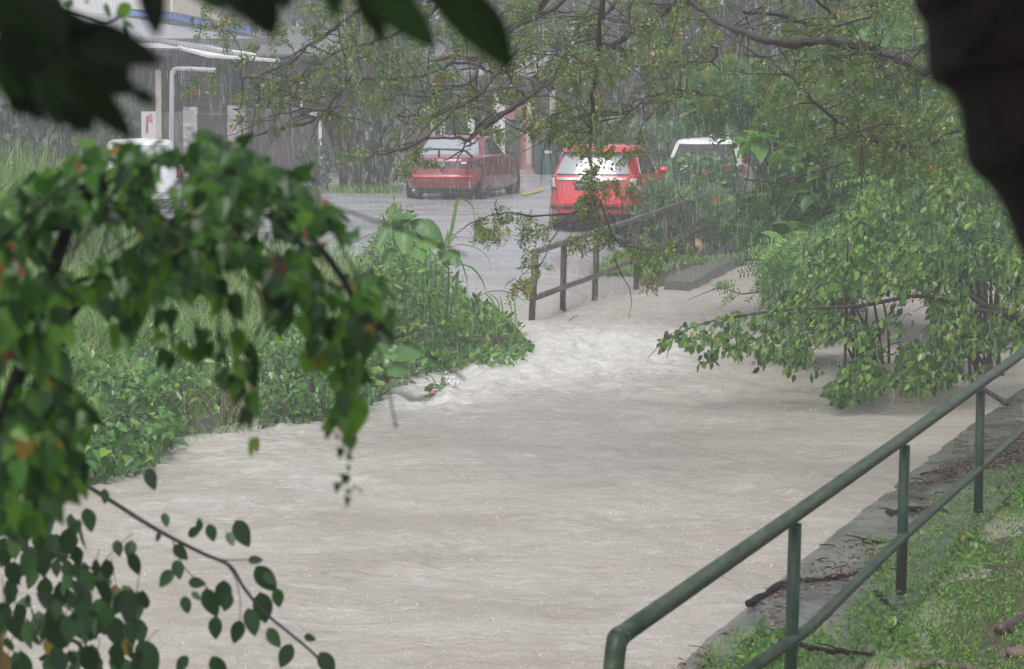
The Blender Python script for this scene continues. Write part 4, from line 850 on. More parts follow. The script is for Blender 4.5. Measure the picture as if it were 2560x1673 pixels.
# ------------------------------------------------------------------ overhanging tree: traced limbs, random twigs, hanging compound leaves
def z2(l): return [(600 + x / 3.38, y / 3.38) for x, y in l]
def z3(l): return [(1200 + x / 3.38, y / 3.38) for x, y in l]
def z4(l): return [(1860 + x / 3.38, y / 3.38) for x, y in l]
LIMBS = [
 (z2([(360, 1090), (450, 1060), (560, 1040), (640, 1000), (730, 920), (830, 800), (900, 720), (950, 640)]), .022, .012, 26),
 (z2([(0, 660), (120, 655), (240, 600), (400, 550), (480, 490), (560, 400), (680, 320), (800, 230), (870, 180), (950, 120), (1080, 40), (1150, -60)]), .012, .032, 25),
 (z2([(410, 730), (500, 690), (620, 600), (720, 500), (850, 420), (980, 385), (1100, 360), (1220, 320), (1400, 230), (1560, 150), (1700, 40), (1800, -60)]), .012, .034, 26),
 (z2([(20, 765), (240, 740), (450, 780), (640, 795), (800, 790), (900, 750), (1010, 690), (1150, 655), (1380, 655), (1500, 640), (1650, 605), (1760, 550), (1880, 530), (2050, 580), (2180, 620), (2366, 560)]), .008, .026, 27),
 (z2([(1380, 655), (1330, 600), (1200, 520), (1110, 480), (1040, 460)]), .016, .006, 27),
 (z2([(1580, 580), (1700, 500), (1850, 470), (2000, 480), (2200, 380), (2366, 270)]), .02, .03, 27),
 (z2([(950, 1240), (1100, 1290), (1280, 1290), (1420, 1240), (1550, 1190), (1700, 1050), (1830, 920), (1950, 840), (2060, 760), (2170, 620), (2250, 520), (2366, 400)]), .008, .03, 24),
 (z2([(1100, 1270), (1280, 1270), (1430, 1240), (1560, 1170), (1800, 1160), (1930, 1180), (2050, 1080), (2200, 980), (2366, 860)]), .008, .022, 24),
 (z2([(1290, 970), (1450, 985), (1600, 970), (1750, 920), (1900, 850), (2050, 760)]), .008, .018, 25),
 (z2([(1480, 820), (1650, 800), (1760, 740), (1940, 710), (2000, 600), (2020, 520), (2080, 400)]), .01, .03, 26),
 (z2([(1720, 1360), (1850, 1290), (1900, 1220), (2020, 1060), (2150, 960)]), .007, .016, 24),
 (z2([(1830, 1365), (1900, 1240), (2010, 1180), (2060, 1060), (2200, 1000)]), .007, .016, 24),
 (z2([(-60, 930), (200, 905), (240, 880)]), .006, .012, 26), (z2([(90, 1160), (240, 1108)]), .008, .014, 26),
 (z2([(400, 880), (560, 920), (700, 930), (800, 960), (890, 1030)]), .008, .014, 26), (z2([(430, 930), (560, 960), (640, 1000)]), .006, .014, 26),
 (z2([(280, 1030), (310, 930), (350, 900), (450, 800), (500, 690), (560, 600), (640, 520)]), .008, .02, 26),
 (z3([(-40, 310), (200, 250), (380, 150), (500, 60), (620, -60)]), .03, .055, 27),
 (z3([(-40, 340), (180, 290), (400, 180), (560, 100), (760, -60)]), .025, .045, 28),
 (z3([(0, 1110), (200, 980), (360, 860), (500, 720), (640, 640), (800, 560), (1000, 460), (1180, 350), (1300, 260), (1460, 180), (1600, 90), (1800, -60)]), .018, .05, 25),
 (z3([(-20, 1080), (170, 960), (330, 880), (460, 780), (580, 690)]), .012, .022, 25.3),
 (z3([(680, 360), (900, 290), (1020, 180), (1110, 60), (1160, -60)]), .012, .035, 26),
 (z3([(1040, -60), (1000, 300), (1010, 420), (980, 600), (945, 800), (950, 1000), (930, 1200), (940, 1400), (950, 1555), (955, 1700), (990, 1880)]), .034, .012, 23.5),
 (z3([(1270, -60), (1270, 240), (1400, 340), (1500, 480), (1520, 600), (1590, 760), (1740, 790), (1860, 770)]), .02, .012, 25),
 (z3([(1590, 760), (1400, 830), (1300, 920), (1200, 965), (1000, 955)]), .014, .010, 25),
 (z3([(160, 780), (300, 770), (420, 780), (560, 700), (700, 560), (850, 400), (960, 240), (980, 60), (1000, -60)]), .012, .03, 26.5),
 (z3([(200, 470), (420, 450), (560, 460), (740, 480), (900, 450), (1000, 430)]), .008, .02, 25),
 (z3([(350, 780), (420, 860), (470, 1010), (370, 1110), (310, 1080)]), .02, .01, 25), (z3([(330, 800), (250, 650), (120, 420), (100, 330)]), .02, .012, 26),
 (z3([(550, 1000), (640, 1080), (740, 1130), (860, 1100), (930, 1060)]), .01, .012, 24), (z3([(720, 1005), (860, 1000), (990, 940)]), .006, .012, 24),
 (z3([(440, 640), (560, 560), (620, 470), (700, 380), (860, 260)]), .01, .02, 26),
 (z3([(790, 140), (870, 190), (960, 310), (1060, 370), (1290, 430)]), .012, .02, 25), (z3([(230, 80), (360, 110), (600, 150), (900, 130), (1250, 200)]), .01, .018, 27),
 (z3([(960, 1660), (1050, 1750), (1120, 1850), (1170, 2000), (1260, 2080), (1500, 2120)]), .008, .012, 23.5),
 (z3([(1560, 520), (1800, 525), (1950, 520), (2010, 430), (1940, 380)]), .012, .016, 25), (z3([(1400, 1010), (1540, 880), (1700, 820), (1760, 800)]), .007, .012, 25),
 (z3([(1790, 20), (1900, 100), (2030, 190), (2200, 270), (2330, 310)]) + z4([(200, 340), (370, 370), (550, 345), (750, 350), (900, 380), (1000, 385), (1120, 410), (1250, 470), (1400, 540), (1540, 600), (1800, 700)]), .03, .075, 22),
 (z3([(1430, 20), (1600, 35), (1700, 20), (1860, 30)]), .01, .02, 24),
 (z4([(-10, 110), (200, 120), (400, 150), (550, 220), (700, 310), (760, 345)]), .02, .03, 22.5),
 (z4([(560, -60), (700, 80), (770, 130), (740, 200), (765, 345)]), .022, .018, 22.5),
 (z4([(0, 460), (200, 490), (330, 600), (450, 690), (550, 800), (640, 900), (750, 1000), (900, 1080), (1000, 1150), (1100, 1200), (1250, 1240), (1400, 1245), (1550, 1220), (1800, 1100)]), .016, .022, 22),
 (z4([(760, 110), (900, 70), (960, 30), (1080, -20)]), .008, .014, 23), (z4([(340, 265), (560, 260), (760, 235), (950, 180), (1080, 130)]), .008, .014, 22.5),
 (z4([(420, 515), (650, 505), (840, 480), (970, 450), (1250, 460)]), .007, .016, 22.5), (z4([(1250, 470), (1400, 430), (1500, 380), (1570, 360)]), .02, .01, 22),
 (z4([(970, 1105), (1100, 1070), (1250, 1040)]), .008, .014, 22), (z4([(1240, 490), (1280, 600), (1340, 700)]), .008, .006, 22),
 (z4([(0, 1510), (300, 1540), (400, 1510), (600, 1440), (850, 1370)]), .014, .02, 27),
 ([(1130, 590), (1180, 560), (1240, 535), (1330, 540), (1420, 537), (1470, 520), (1490, 500)], .006, .012, 23.3),
 ([(1340, 670), (1365, 640), (1385, 590), (1410, 545), (1455, 520), (1500, 500)], .006, .012, 23),
 ([(1298, 700), (1310, 680), (1345, 668)], .004, .006, 23), ([(1375, 560), (1430, 556), (1480, 540)], .005, .009, 23.3),
 ([(1500, 500), (1530, 580), (1560, 620), (1600, 650)], .011, .006, 23.3), ([(1560, 615), (1640, 625), (1700, 640)], .008, .004, 23.3), ([(1545, 625), (1535, 650), (1520, 655)], .006, .003, 23.3),
]
root = A(2760, 120, 20)
ot = thing('spreading_tree', 'spreading tree with thin dark branches and small olive leaves hanging over the flooded road', 'tree', (root.x + 1.4, 20, .1))
mb = MB(); tips = []; segs = []
for pl, ra, rb, Y in LIMBS:
    ph = random.uniform(0, 6.3)
    p3 = [A(a, b, Y + .7 * math.sin(ph + i * .5)) for i, (a, b) in enumerate(pl)]
    p3 = smoothline(p3, 3); p3 = [p + Vector((random.uniform(-1, 1), random.uniform(-1, 1), random.uniform(-1, 1))) * .012 for p in p3]
    rr = np.linspace(ra, rb, len(p3)) * (1 + .12 * RNG.normal(0, 1, len(p3))); mb.tube(p3, np.maximum(rr * .72, .003), 6)
    for i in range(1, len(p3)): segs.append((p3[i - 1], p3[i], max(ra, rb)))
    tips.append((p3[0] if ra < rb else p3[-1], 5))
tk = Vector((root.x + 1.4, 20, 0))
mb.tube(smoothline([tk, tk + Vector((.1, 0, 1.5)), tk + Vector((-.1, .3, 3)), tk + Vector((.1, .6, 5)), tk + Vector((0, 1, 7.5))], 4), np.linspace(.34, .18, 17), 12)
mb.build('trunk', M['bark_branch'], ot, True)
mb = MB(); sub = []
def topx(p):
    f = p[1] * _ct - (p[2] - HC) * _st; return 1280 + FPX * p[0] / f, 836.5 - FPX * (p[1] * _st + (p[2] - HC) * _ct) / f
def clearzone(x, y): return (x < 1250 and y > 300) or (1040 < x < 1400 and y > 330) or (1235 < x < 1335 and y > 245) or (1390 < x < 1640 and y > 350) or y > 430
for k in range(760):
    a, b, r = segs[random.randrange(len(segs))]; s = a.lerp(b, random.random())
    if clearzone(*topx(s)) and random.random() < .85: continue
    L = random.uniform(.12, .6); d = Vector((random.gauss(-.3, .9), random.gauss(0, .5), random.gauss(-.05, .55))).normalized()
    p = [s]; 
    for i in range(4):
        d = (d + Vector((random.gauss(0, .22), random.gauss(0, .22), random.gauss(-.06, .22)))).normalized(); p.append(p[-1] + d * L / 4)
    mb.tube(p, np.linspace(.007, .0025, 5), 4, False); sub.append(p)
mb.build('twig', M['twig'], ot)
ap = []; 
LF = [ # px clusters with hanging leaves (centre x, y, rx, ry, count, Y)
 (520, 215, 45, 22, 20, 26), (450, 225, 45, 18, 18, 26), (580, 160, 25, 25, 14, 26), (500, 70, 30, 35, 16, 26), (560, 110, 25, 20, 12, 26), (640, 130, 30, 40, 20, 26), (680, 60, 30, 30, 14, 25),
 (650, 220, 35, 30, 26, 26), (690, 270, 30, 26, 18, 26), (612, 300, 15, 14, 8, 26), (670, 325, 15, 14, 7, 26), (600, 240, 20, 14, 8, 26), (760, 70, 60, 50, 36, 26), (820, 150, 40, 40, 26, 26), (800, 200, 25, 28, 20, 26), (860, 60, 60, 50, 40, 26),
 (950, 240, 40, 45, 44, 26), (910, 220, 30, 28, 18, 26), (870, 150, 30, 25, 12, 26), (965, 120, 50, 50, 34, 26), (1020, 170, 50, 40, 26, 26), (960, 280, 25, 15, 10, 25), (1055, 310, 10, 12, 10, 24), (985, 340, 10, 10, 9, 24),
 (860, 395, 16, 20, 14, 24), (905, 385, 18, 16, 10, 24), (860, 315, 15, 10, 6, 26), (1085, 265, 20, 10, 10, 25), (1090, 300, 12, 20, 8, 25), (1040, 385, 16, 22, 22, 24), (1010, 430, 13, 20, 20, 24), (1092, 410, 7, 14, 7, 24),
 (1100, 190, 30, 25, 16, 26), (1180, 265, 20, 35, 26, 24.5), (1230, 250, 22, 45, 30, 24.5), (1160, 330, 12, 18, 12, 24.5), (1255, 340, 18, 20, 22, 24), (1290, 240, 20, 30, 14, 25), (1180, 80, 60, 60, 44, 27), (1260, 120, 50, 45, 36, 26), (1340, 100, 50, 50, 40, 26),
 (1325, 285, 18, 35, 26, 24), (1330, 330, 10, 10, 8, 24), (1405, 240, 18, 60, 44, 24), (1390, 190, 24, 30, 26, 24), (1440, 150, 40, 40, 30, 25), (1380, 330, 22, 25, 22, 24), (1430, 350, 22, 25, 24, 24), (1400, 300, 20, 20, 14, 24),
 (1480, 200, 40, 40, 26, 25), (1460, 380, 14, 16, 14, 23.5), (1520, 370, 20, 40, 30, 23.5), (1545, 330, 16, 20, 12, 23.5), (1570, 380, 12, 25, 14, 23.5), (1480, 430, 14, 22, 22, 23.5), (1500, 480, 22, 22, 22, 23.5), (1480, 520, 14, 25, 26, 23.5), (1452, 510, 14, 12, 10, 23.5),
 (1500, 545, 10, 22, 10, 23.5), (1540, 470, 12, 18, 8, 23.5), (1580, 475, 14, 12, 8, 23.5), (1515, 595, 20, 25, 26, 23.3), (1455, 620, 14, 22, 16, 23.3), (1590, 640, 14, 18, 16, 23.3), (1635, 640, 16, 30, 26, 23.3), (1690, 620, 20, 20, 16, 23.3), (1640, 700, 12, 14, 6, 23.3),
 (1225, 570, 28, 20, 30, 23.3), (1215, 600, 14, 20, 16, 23.3), (1310, 550, 24, 14, 16, 23.3), (1325, 580, 14, 14, 10, 23.3), (1275, 575, 14, 12, 7, 23.3), (1365, 575, 18, 14, 10, 23.3), (1330, 650, 12, 14, 10, 23), (1297, 715, 9, 20, 12, 23), (1318, 725, 6, 12, 5, 23), (1350, 675, 6, 12, 4, 23),
]
for cx, cy, rx, ry, n, Y in LF:
    n = max(3, int(n * (.28 if cy < 330 else .4)))
    a = RNG.uniform(0, 6.28, n); r = np.sqrt(RNG.random(n)); ap.append(Anp(cx + rx * 1.15 * r * np.cos(a), cy - 14 + ry * r * np.sin(a), Y + RNG.normal(0, .25, n)))
q = samplepoly([(1100, -60), (2380, -60), (2420, 200), (2380, 330), (2200, 360), (2000, 330), (1880, 250), (1760, 260), (1600, 230), (1500, 260), (1420, 170), (1300, 120), (1150, 120)], 520, .56, .013, 4)
ap.append(Anp(q[:, 0], q[:, 1], RNG.uniform(22, 29, len(q))))
q = samplepoly([(480, -60), (1200, -60), (1200, 110), (1000, 160), (800, 130), (650, 90), (520, 70)], 110, .5, .016, 6); ap.append(Anp(q[:, 0], q[:, 1], RNG.uniform(25, 28, len(q))))
q = samplepoly([(1900, 180), (2400, 160), (2420, 400), (2250, 430), (2080, 380), (1950, 330)], 240, .5, .013, 8); ap.append(Anp(q[:, 0], q[:, 1], RNG.uniform(21.5, 24, len(q))))
tp_ = np.array([tuple(p[-1]) for p in sub if not clearzone(*topx(p[-1]))] + [tuple(p[2]) for p in sub[::2] if not clearzone(*topx(p[2]))]); ap.append(tp_[::2])
ap = np.concatenate(ap); ap = np.repeat(ap, 2, axis=0) + np.repeat(RNG.normal(0, .0, (len(ap), 3)), 2, axis=0); n = len(ap)
leaves('crown', ap, rv(n, (-.2, 0, -.7), .55), rv(n, (0, -.9, .5), .45), RNG.uniform(.09, .19, n), OVALPIN, M['olive_leaf'], ot)
q = smoothline([A(1484, 283, 23.4), A(1482, 300, 23.4), A(1486, 318, 23.4), A(1484, 343, 23.4)], 3)
MB().tube(q, [.006, .009, .012, .01, .012, .01, .012, .010, .011, .004], 7).build('seed_pod', M['pod'], ot, True)
# ------------------------------------------------------------------ shrubs on the far right bank
def shrub(label, polys, Y0, Y1, n, size, tmpl, m, base, axis=(-.2, -.1, -.5), asp=.6, cat='shrub', name='shrub', clump=.4, freq=.012, group=None, nst=14, seed=1, nrm=(0, -.6, .8)):
    r = thing(name, label, cat, base, group); pos = []
    tot = sum(w for _, w in polys)
    for i, (pl, w) in enumerate(polys):
        k = int(n * w / tot); q = samplepoly(pl, k, clump, freq, seed + i); pos.append(Anp(q[:, 0], q[:, 1], RNG.uniform(Y0, Y1, k)))
    pos = np.concatenate(pos); k = len(pos)
    leaves('foliage', pos, rv(k, axis, asp), rv(k, nrm, .45), np.clip(RNG.normal(.9, .28, k), .35, 1.5) * size, tmpl, m, r)
    mb = MB(); b = Vector(base)
    for i in range(nst):
        e = Vector(pos[random.randrange(k)]); s = b + Vector((random.uniform(-.25, .25), random.uniform(-.2, .2), -.3))
        mid = s.lerp(e, .5) + Vector((random.uniform(-.2, .2), random.uniform(-.2, .2), abs(e.z - s.z) * .25 + .1)); mb.tube(smoothline([s, mid, e], 4), np.linspace(.022, .005, 9), 5)
    if nst: mb.build('stem', M['twig'], r, True)
    return r
def gb(px, py, z=.15): p = P(px, py, z); return (p.x, p.y, p.z)
shrub('feathery green shrub hiding the right side of the red hatchback', [([(1590, 600), (1570, 545), (1600, 500), (1660, 470), (1730, 455), (1800, 460), (1850, 500), (1850, 620), (1790, 650), (1700, 600), (1640, 610)], 1)], 52.6, 54.2, 620, .44, FEATHER, M['feather_leaf'], (3.5, 53.4, .3), (-.8, -.3, -.25), .5, seed=3, clump=.3)
shrub('glossy small leaved bush between the red hatchback and the white car', [([(1620, 480), (1645, 430), (1680, 392), (1740, 384), (1840, 395), (1870, 480), (1850, 560), (1760, 560), (1650, 540)], 1)], 54.3, 56.5, 3400, .13, LEAF, M['hedge_leaf'], (3.8, 55.4, .5), (-.5, -.2, -.5), .6, seed=5, clump=.25)
shrub('low dark green bushes by the last post of the rusty railing', [([(1690, 560), (1800, 520), (1960, 520), (2080, 560), (2060, 610), (1960, 622), (1870, 640), (1780, 655), (1700, 620)], 1)], 53, 56, 4200, .17, LANCE, M['feather_leaf'], (4.5, 54.5, .3), (-.3, -.2, -.6), .7, seed=7, clump=.2)
shrub('tall feathery shrub with fern like leaves at the centre right', [([(1720, 180), (1850, 150), (2000, 200), (2150, 330), (2200, 480), (2160, 620), (2000, 640), (1900, 560), (1880, 470), (1980, 420), (1960, 330), (1860, 260), (1760, 280)], 1)], 38, 41, 1700, .42, FEATHER, M['feather_leaf'], (4.6, 40, .2), (-.6, -.2, -.5), .5, seed=11, clump=.42)
shrub('tall pale green feathery shrub beside the black trunk', [([(2000, 60), (2300, 20), (2420, 60), (2480, 250), (2560, 560), (2700, 700), (2300, 640), (2150, 480), (2060, 300)], 1)], 35, 38.5, 3000, .36, FEATHER, M['feather_leaf'], (6.2, 37, .2), (-.5, -.2, -.6), .5, seed=13, clump=.42)
shrub('drooping fern like shrub at the waters edge below the railing slab', [([(1920, 640), (1960, 600), (2060, 560), (2150, 600), (2150, 720), (2060, 760), (1960, 740), (1935, 700)], 1)], 33, 34.5, 420, .34, FEATHER, M['feather_leaf'], (4.4, 34, .05), (-.7, -.1, -.6), .4, seed=17, clump=.2)
# spray reaching over the water with a thin twig
# big shrub over the water
SH = [([(1640, 868), (1665, 830), (1720, 800), (1800, 780), (1900, 768), (1990, 740), (2000, 700), (2080, 640), (2200, 600), (2350, 600), (2600, 600), (2640, 860), (2440, 880), (2300, 900), (2200, 880), (2100, 850), (1980, 850), (1900, 850), (1840, 830), (1780, 850), (1740, 830), (1690, 850)], 10),
      ([(1970, 700), (2020, 620), (2090, 540), (2180, 450), (2260, 360), (2330, 250), (2420, 240), (2640, 480), (2640, 700), (2300, 720), (2050, 740)], 8),
      ([(2080, 860), (2200, 850), (2240, 920), (2240, 985), (2180, 990), (2100, 1008), (2060, 990), (2050, 950), (2100, 930), (2110, 890)], 3.2), ([(2060, 960), (2150, 940), (2210, 975), (2150, 1005), (2080, 1010)], .9),
      ([(2250, 860), (2440, 840), (2500, 880), (2440, 940), (2380, 960), (2300, 990), (2260, 980), (2240, 930)], 2.6), ([(1880, 840), (2000, 840), (2080, 860), (2060, 930), (2000, 945), (1960, 900), (1900, 900)], 1.0), ([(1700, 830), (1900, 830), (1880, 880), (1780, 890), (1720, 870)], .5)]
r = shrub('wide bush with oval yellow green leaves drooping over the flood water on the right', SH, 28.4, 31.2, 9800, .082, LEAF, M['shrub_leaf'], (5.0, 29.9, -.1), (-.3, -.15, -.9), .55, seed=21, clump=.47, freq=.017, nst=0)
mb = MB()
def lb(pl, a, b, Y): 
    p = smoothline([A(x, y, Y + .25 * math.sin(i * 1.3)) for i, (x, y) in enumerate(pl)], 4); mb.tube(p, np.linspace(a, b, len(p)), 6)
for pl, a, b, Y in [([(1660, 850), (1760, 808), (1880, 785), (2000, 772), (2150, 765), (2300, 740), (2420, 770), (2560, 800), (2700, 900)], .006, .035, 29), ([(2410, 620), (2400, 700), (2440, 750), (2520, 790), (2600, 840)], .012, .045, 29.5), ([(2560, 680), (2530, 730), (2490, 790)], .03, .02, 29.6),
    ([(2120, 600), (2115, 760), (2112, 960)], .010, .016, 28.8), ([(2110, 960), (2150, 900), (2190, 840), (2240, 760)], .02, .012, 29.2), ([(2190, 980), (2180, 920), (2200, 860)], .03, .015, 29.2), ([(2330, 880), (2400, 895), (2480, 870)], .012, .02, 29), ([(1840, 880), (1920, 830), (1990, 780)], .004, .012, 29),
    ([(1990, 900), (2040, 870), (2080, 820), (2150, 770)], .004, .012, 29), ([(1720, 750), (1800, 720), (1850, 735), (1900, 730), (1960, 740)], .004, .012, 33), ([(2380, 850), (2380, 900), (2440, 960), (2520, 1010)], .01, .03, 29)]: lb(pl, a, b, Y)
for i in range(70):
    q = samplepoly(SH[0][0], 1)[0]; s = A(q[0], q[1], random.uniform(28.8, 30.6)); e = s + Vector((random.uniform(-.5, .1), random.uniform(-.2, .2), random.uniform(-.35, -.05)))
    mb.tube(smoothline([s, s.lerp(e, .5) + Vector((0, 0, .06)), e], 3), np.linspace(.007, .003, 7), 4)
mb.build('stem', M['twig'], r, True)
pos = []
for pl_ in [[(1655, 855), (1760, 812), (1880, 788), (2000, 775), (2120, 768)], [(1700, 832), (1730, 860)], [(1780, 808), (1750, 870)], [(1840, 800), (1800, 870), (1760, 900)], [(1900, 790), (1870, 850), (1840, 885)], [(1960, 780), (1930, 860), (1900, 920)], [(2020, 776), (2000, 860), (1985, 930)]]:
    L_ = smoothline([A(x, y, 29 + .1 * i) for i, (x, y) in enumerate(pl_)], 12); pos += [tuple(L_[random.randrange(len(L_))]) for _ in range(int(len(L_) * 1.6))]
pos = np.array(pos) + RNG.normal(0, .035, (len(pos), 3)); k = len(pos); leaves('leaf_spray', pos, rv(k, (-.3, 0, -1), .45), rv(k, (0, -.8, .5), .4), RNG.uniform(.06, .115, k), LEAF, M['shrub_leaf'], r)
q = np.array([(1815, 708), (1824, 712), (1838, 716), (1832, 728), (1843, 706), (1850, 722), (1828, 740)]); n = len(q)
leaves('leaf_spray', Anp(q[:, 0], q[:, 1], np.full(n, 33.)), rv(n, (-.8, 0, -.4), .4), rv(n, (0, -1, .5), .3), np.full(n, .2), OVALPIN, M['feather_leaf'], r)
shrub('feathery sprays rising behind the wide bush over the water', [([(1960, 720), (2000, 640), (2080, 560), (2160, 460), (2240, 360), (2340, 300), (2460, 330), (2560, 560), (2500, 700), (2200, 700)], 1)], 31.5, 33.5, 520, .36, FEATHER, M['feather_leaf'], (5.6, 32.6, .1), (-.7, -.2, -.4), .5, seed=33, clump=.45)
shrub('pale green compound leaved shoots against the right flank of the red hatchback', [([(1612, 600), (1600, 540), (1625, 480), (1660, 440), (1700, 450), (1710, 520), (1700, 590), (1660, 610)], 1)], 49.9, 51.0, 260, .36, OVALPIN, M['feather_leaf'], (3.1, 50.5, .2), (-.8, -.2, -.2), .5, seed=35, clump=.2)
# rosettes of long leaves
def rosette(label, spots, Y, size, base, m='big_leaf', name='broadleaf_plant', group=None, k=9, tm=LANCE, wd=1.3):
    r = thing(name, label, 'plant', base, group); mb = MB(); P_ = []; AX = []
    for (x, y, s) in spots:
        c = A(x, y, Y + random.uniform(-.3, .3)); b = Vector(base) + Vector((random.uniform(-.1, .1), 0, 0)); mb.tube(smoothline([b, b.lerp(c, .6) + Vector((random.uniform(-.1, .1), 0, 0)), c], 4), np.linspace(.016, .008, 9), 6)
        for i in range(k):
            a = i * 2.4 + random.random() * .5; el = random.uniform(-.9, .5); P_.append(tuple(c)); AX.append((math.cos(a) * math.cos(el) * s, math.sin(a) * math.cos(el) * s, math.sin(el) * s))
    AX = np.array(AX); n = len(AX); sz = np.linalg.norm(AX, axis=1) * size * RNG.uniform(.75, 1.15, n)
    leaves('leaf', np.array(P_), AX, rv(n, (0, 0, 1), .2), sz, tm, m if not isinstance(m, str) else M[m], r, width=np.full(n, wd)); mb.build('stem', M['twig'], r, True); return r
rosette('tall plant with whorls of long bright green leaves, right of the white car', [(1898, 345, 1.0), (1960, 375, .85), (2010, 372, .85), (1850, 352, .6), (2020, 398, .7), (1990, 405, .5)], 37, .40, gb(1960, 560, .5), k=11, wd=1.7)
rosette('pair of pale pointed leaf whorls above the rusty railing bushes', [(1830, 345, .8), (1905, 240, .7)], 40, .36, gb(1850, 560, .6), k=7)
rosette('big leaved plant with grey green blades among the right hand shrubs', [(2060, 440, .9), (2100, 410, .9), (2040, 480, .8), (1960, 600, .8), (1980, 560, .7)], 36, .42, gb(2060, 640, .3), 'feather_leaf', k=8, wd=1.8)
fl = MB()
for x, y in [(1762, 438), (1785, 500), (1814, 420), (1857, 424), (1866, 402), (1912, 418), (1868, 398), (1940, 363), (2112, 205)]:
    c = A(x, y, 39.5)
    for i in range(7):
        a = random.random() * 6.28; fl.tube([c, c + Vector((math.cos(a) * .05, -.02, math.sin(a) * .05))], [.004, .014], 5)
fo = fl.build('flower', M['flower'], bpy.data.objects['broadleaf_plant']); fo['label'] = 'scattered small orange flower heads'
# ------------------------------------------------------------------ left bank plants
def bankpos(poly_px, n, z=.15, clump=0, seed=1):
    q = samplepoly(poly_px, n, clump, .012, seed, 9, 5); x, y, k = (q[:, 0] - 1280) / FPX, None, None
    v = (836.5 - q[:, 1]) / FPX; dy = _ct + v * _st; dz = -_st + v * _ct; t = (z - HC) / dz
    X, Y = x * t, dy * t; return np.stack([X, Y, gheight(X, Y)], -1), q
def onground(q):
    v = (836.5 - q[:, 1]) / FPX; dy = _ct + v * _st; dz = -_st + v * _ct; u = (q[:, 0] - 1280) / FPX; out = np.zeros((len(q), 3)); done = np.zeros(len(q), bool)
    for Y in np.arange(40, 76, .1):
        t = Y / dy; X = u * t; Z = HC + dz * t; g = np.maximum(gheight(X, np.full_like(X, Y)), roadh(X, np.full_like(X, Y))); k = (~done) & (Z <= g + .01); out[k] = np.stack([X, np.full_like(X, Y), g], -1)[k]; done |= k
    return out[done]
def mound(label, poly, n, h, size, tmpl, m, name='creeper', cat='creeper', axis=(0, -.5, -.3), asp=.7, clump=.25, seed=1, hf=None, part_='foliage', nrm=(0, -.4, 1), kindstuff=False, strat=1.0):
    b, q = bankpos(poly, n, clump=clump, seed=seed); hh = h if hf is None else hf(q)
    u = RNG.random(n) ** strat; b[:, 2] = np.maximum(b[:, 2], -.02) + u * hh * (.25 + 1.6 * fbm(b[:, 0] * 2.6, b[:, 1] * 2.6, 3, seed + 40))
    r = thing(name, label, cat, tuple(b.mean(0) * np.array([1, 1, 0]))) ; n_ = n
    leaves(part_, b, rv(n_, axis, asp), rv(n_, nrm, .4), np.clip(RNG.normal(.85, .32, n_), .3, 1.6) * size, tmpl, m, r)
    return r, b
def stems(r, b, k, rad=.006, drop=.5):
    mb = MB()
    for i in range(k):
        e = Vector(b[random.randrange(len(b))]); s = e + Vector((random.gauss(0, .12), random.gauss(0, .15), -random.uniform(.1, drop)))
        mb.tube([s, s.lerp(e, .5) + Vector((random.gauss(0, .03), 0, .02)), e], rad, 4, False)
    mb.build('stem', M['twig'], r)
r, b = mound('sprawling creeper with broad pointed leaves trailing into the water, lower left', [(60, 1200), (240, 1168), (330, 1138), (430, 1098), (455, 1080), (430, 1020), (330, 980), (180, 1000), (60, 1080)], 3000, .38, .10, HEART, M['creeper_leaf'], seed=3, axis=(.15, -.6, -.6)); stems(r, b, 90)
r, b = mound('low creeper with small pointed leaves along the bank, left of the retaining wall', [(300, 1080), (470, 1065), (560, 1015), (600, 985), (520, 940), (380, 930), (240, 960)], 2100, .34, .085, LEAF, M['creeper_leaf'], seed=5, axis=(.1, -.5, -.3)); stems(r, b, 60)
r, b = mound('rounded heart leaved creeper mound beside the retaining wall', [(650, 1035), (800, 1015), (900, 1003), (915, 975), (870, 930), (760, 900), (680, 920), (640, 980)], 2900, .46, .08, HEART, M['creeper_leaf'], seed=7, axis=(.1, -.6, -.5)); stems(r, b, 80)
def ridge(q): return .09 + .8 * np.exp(-(((q[:, 0] - 1010) / 95) ** 2 + ((q[:, 1] - 800) / 70) ** 2)) + .25 * np.clip((1180 - q[:, 0]) / 300, 0, 1)
r, b = mound('dense green weeds on the tip of the left bank', [(930, 1000), (960, 940), (1100, 900), (1200, 885), (1300, 868), (1322, 852), (1300, 828), (1240, 795), (1180, 765), (1100, 740), (1000, 740), (900, 780), (880, 860), (890, 960)], 5200, .4, .105, LEAF, M['herb_leaf'], 'weeds', 'weeds', (0, -.4, .1), .8, .2, 9, ridge, strat=.8); stems(r, b, 200, .004, .3)
r, b = mound('bushy weed clump around the tall broadleaf plant on the left bank', [(900, 860), (960, 880), (1080, 860), (1160, 800), (1130, 760), (1050, 730), (950, 730), (890, 790)], 2900, .95, .13, LANCE, M['herb_leaf'], 'weeds', 'weeds', (0, -.3, .1), .8, .1, 11, lambda q: .35 + .8 * np.exp(-((q[:, 0] - 1000) / 80) ** 2), strat=.7); stems(r, b, 120, .005, .6)
r, b = mound('small bright green weeds among the grass in the middle of the left bank', [(140, 1010), (300, 950), (560, 940), (700, 900), (880, 880), (900, 760), (700, 740), (400, 760), (120, 800)], 3600, .26, .085, LEAF, M['herb_leaf'], 'weeds', 'weeds', (0, -.3, .2), .8, .3, 13); stems(r, b, 60, .003, .2)
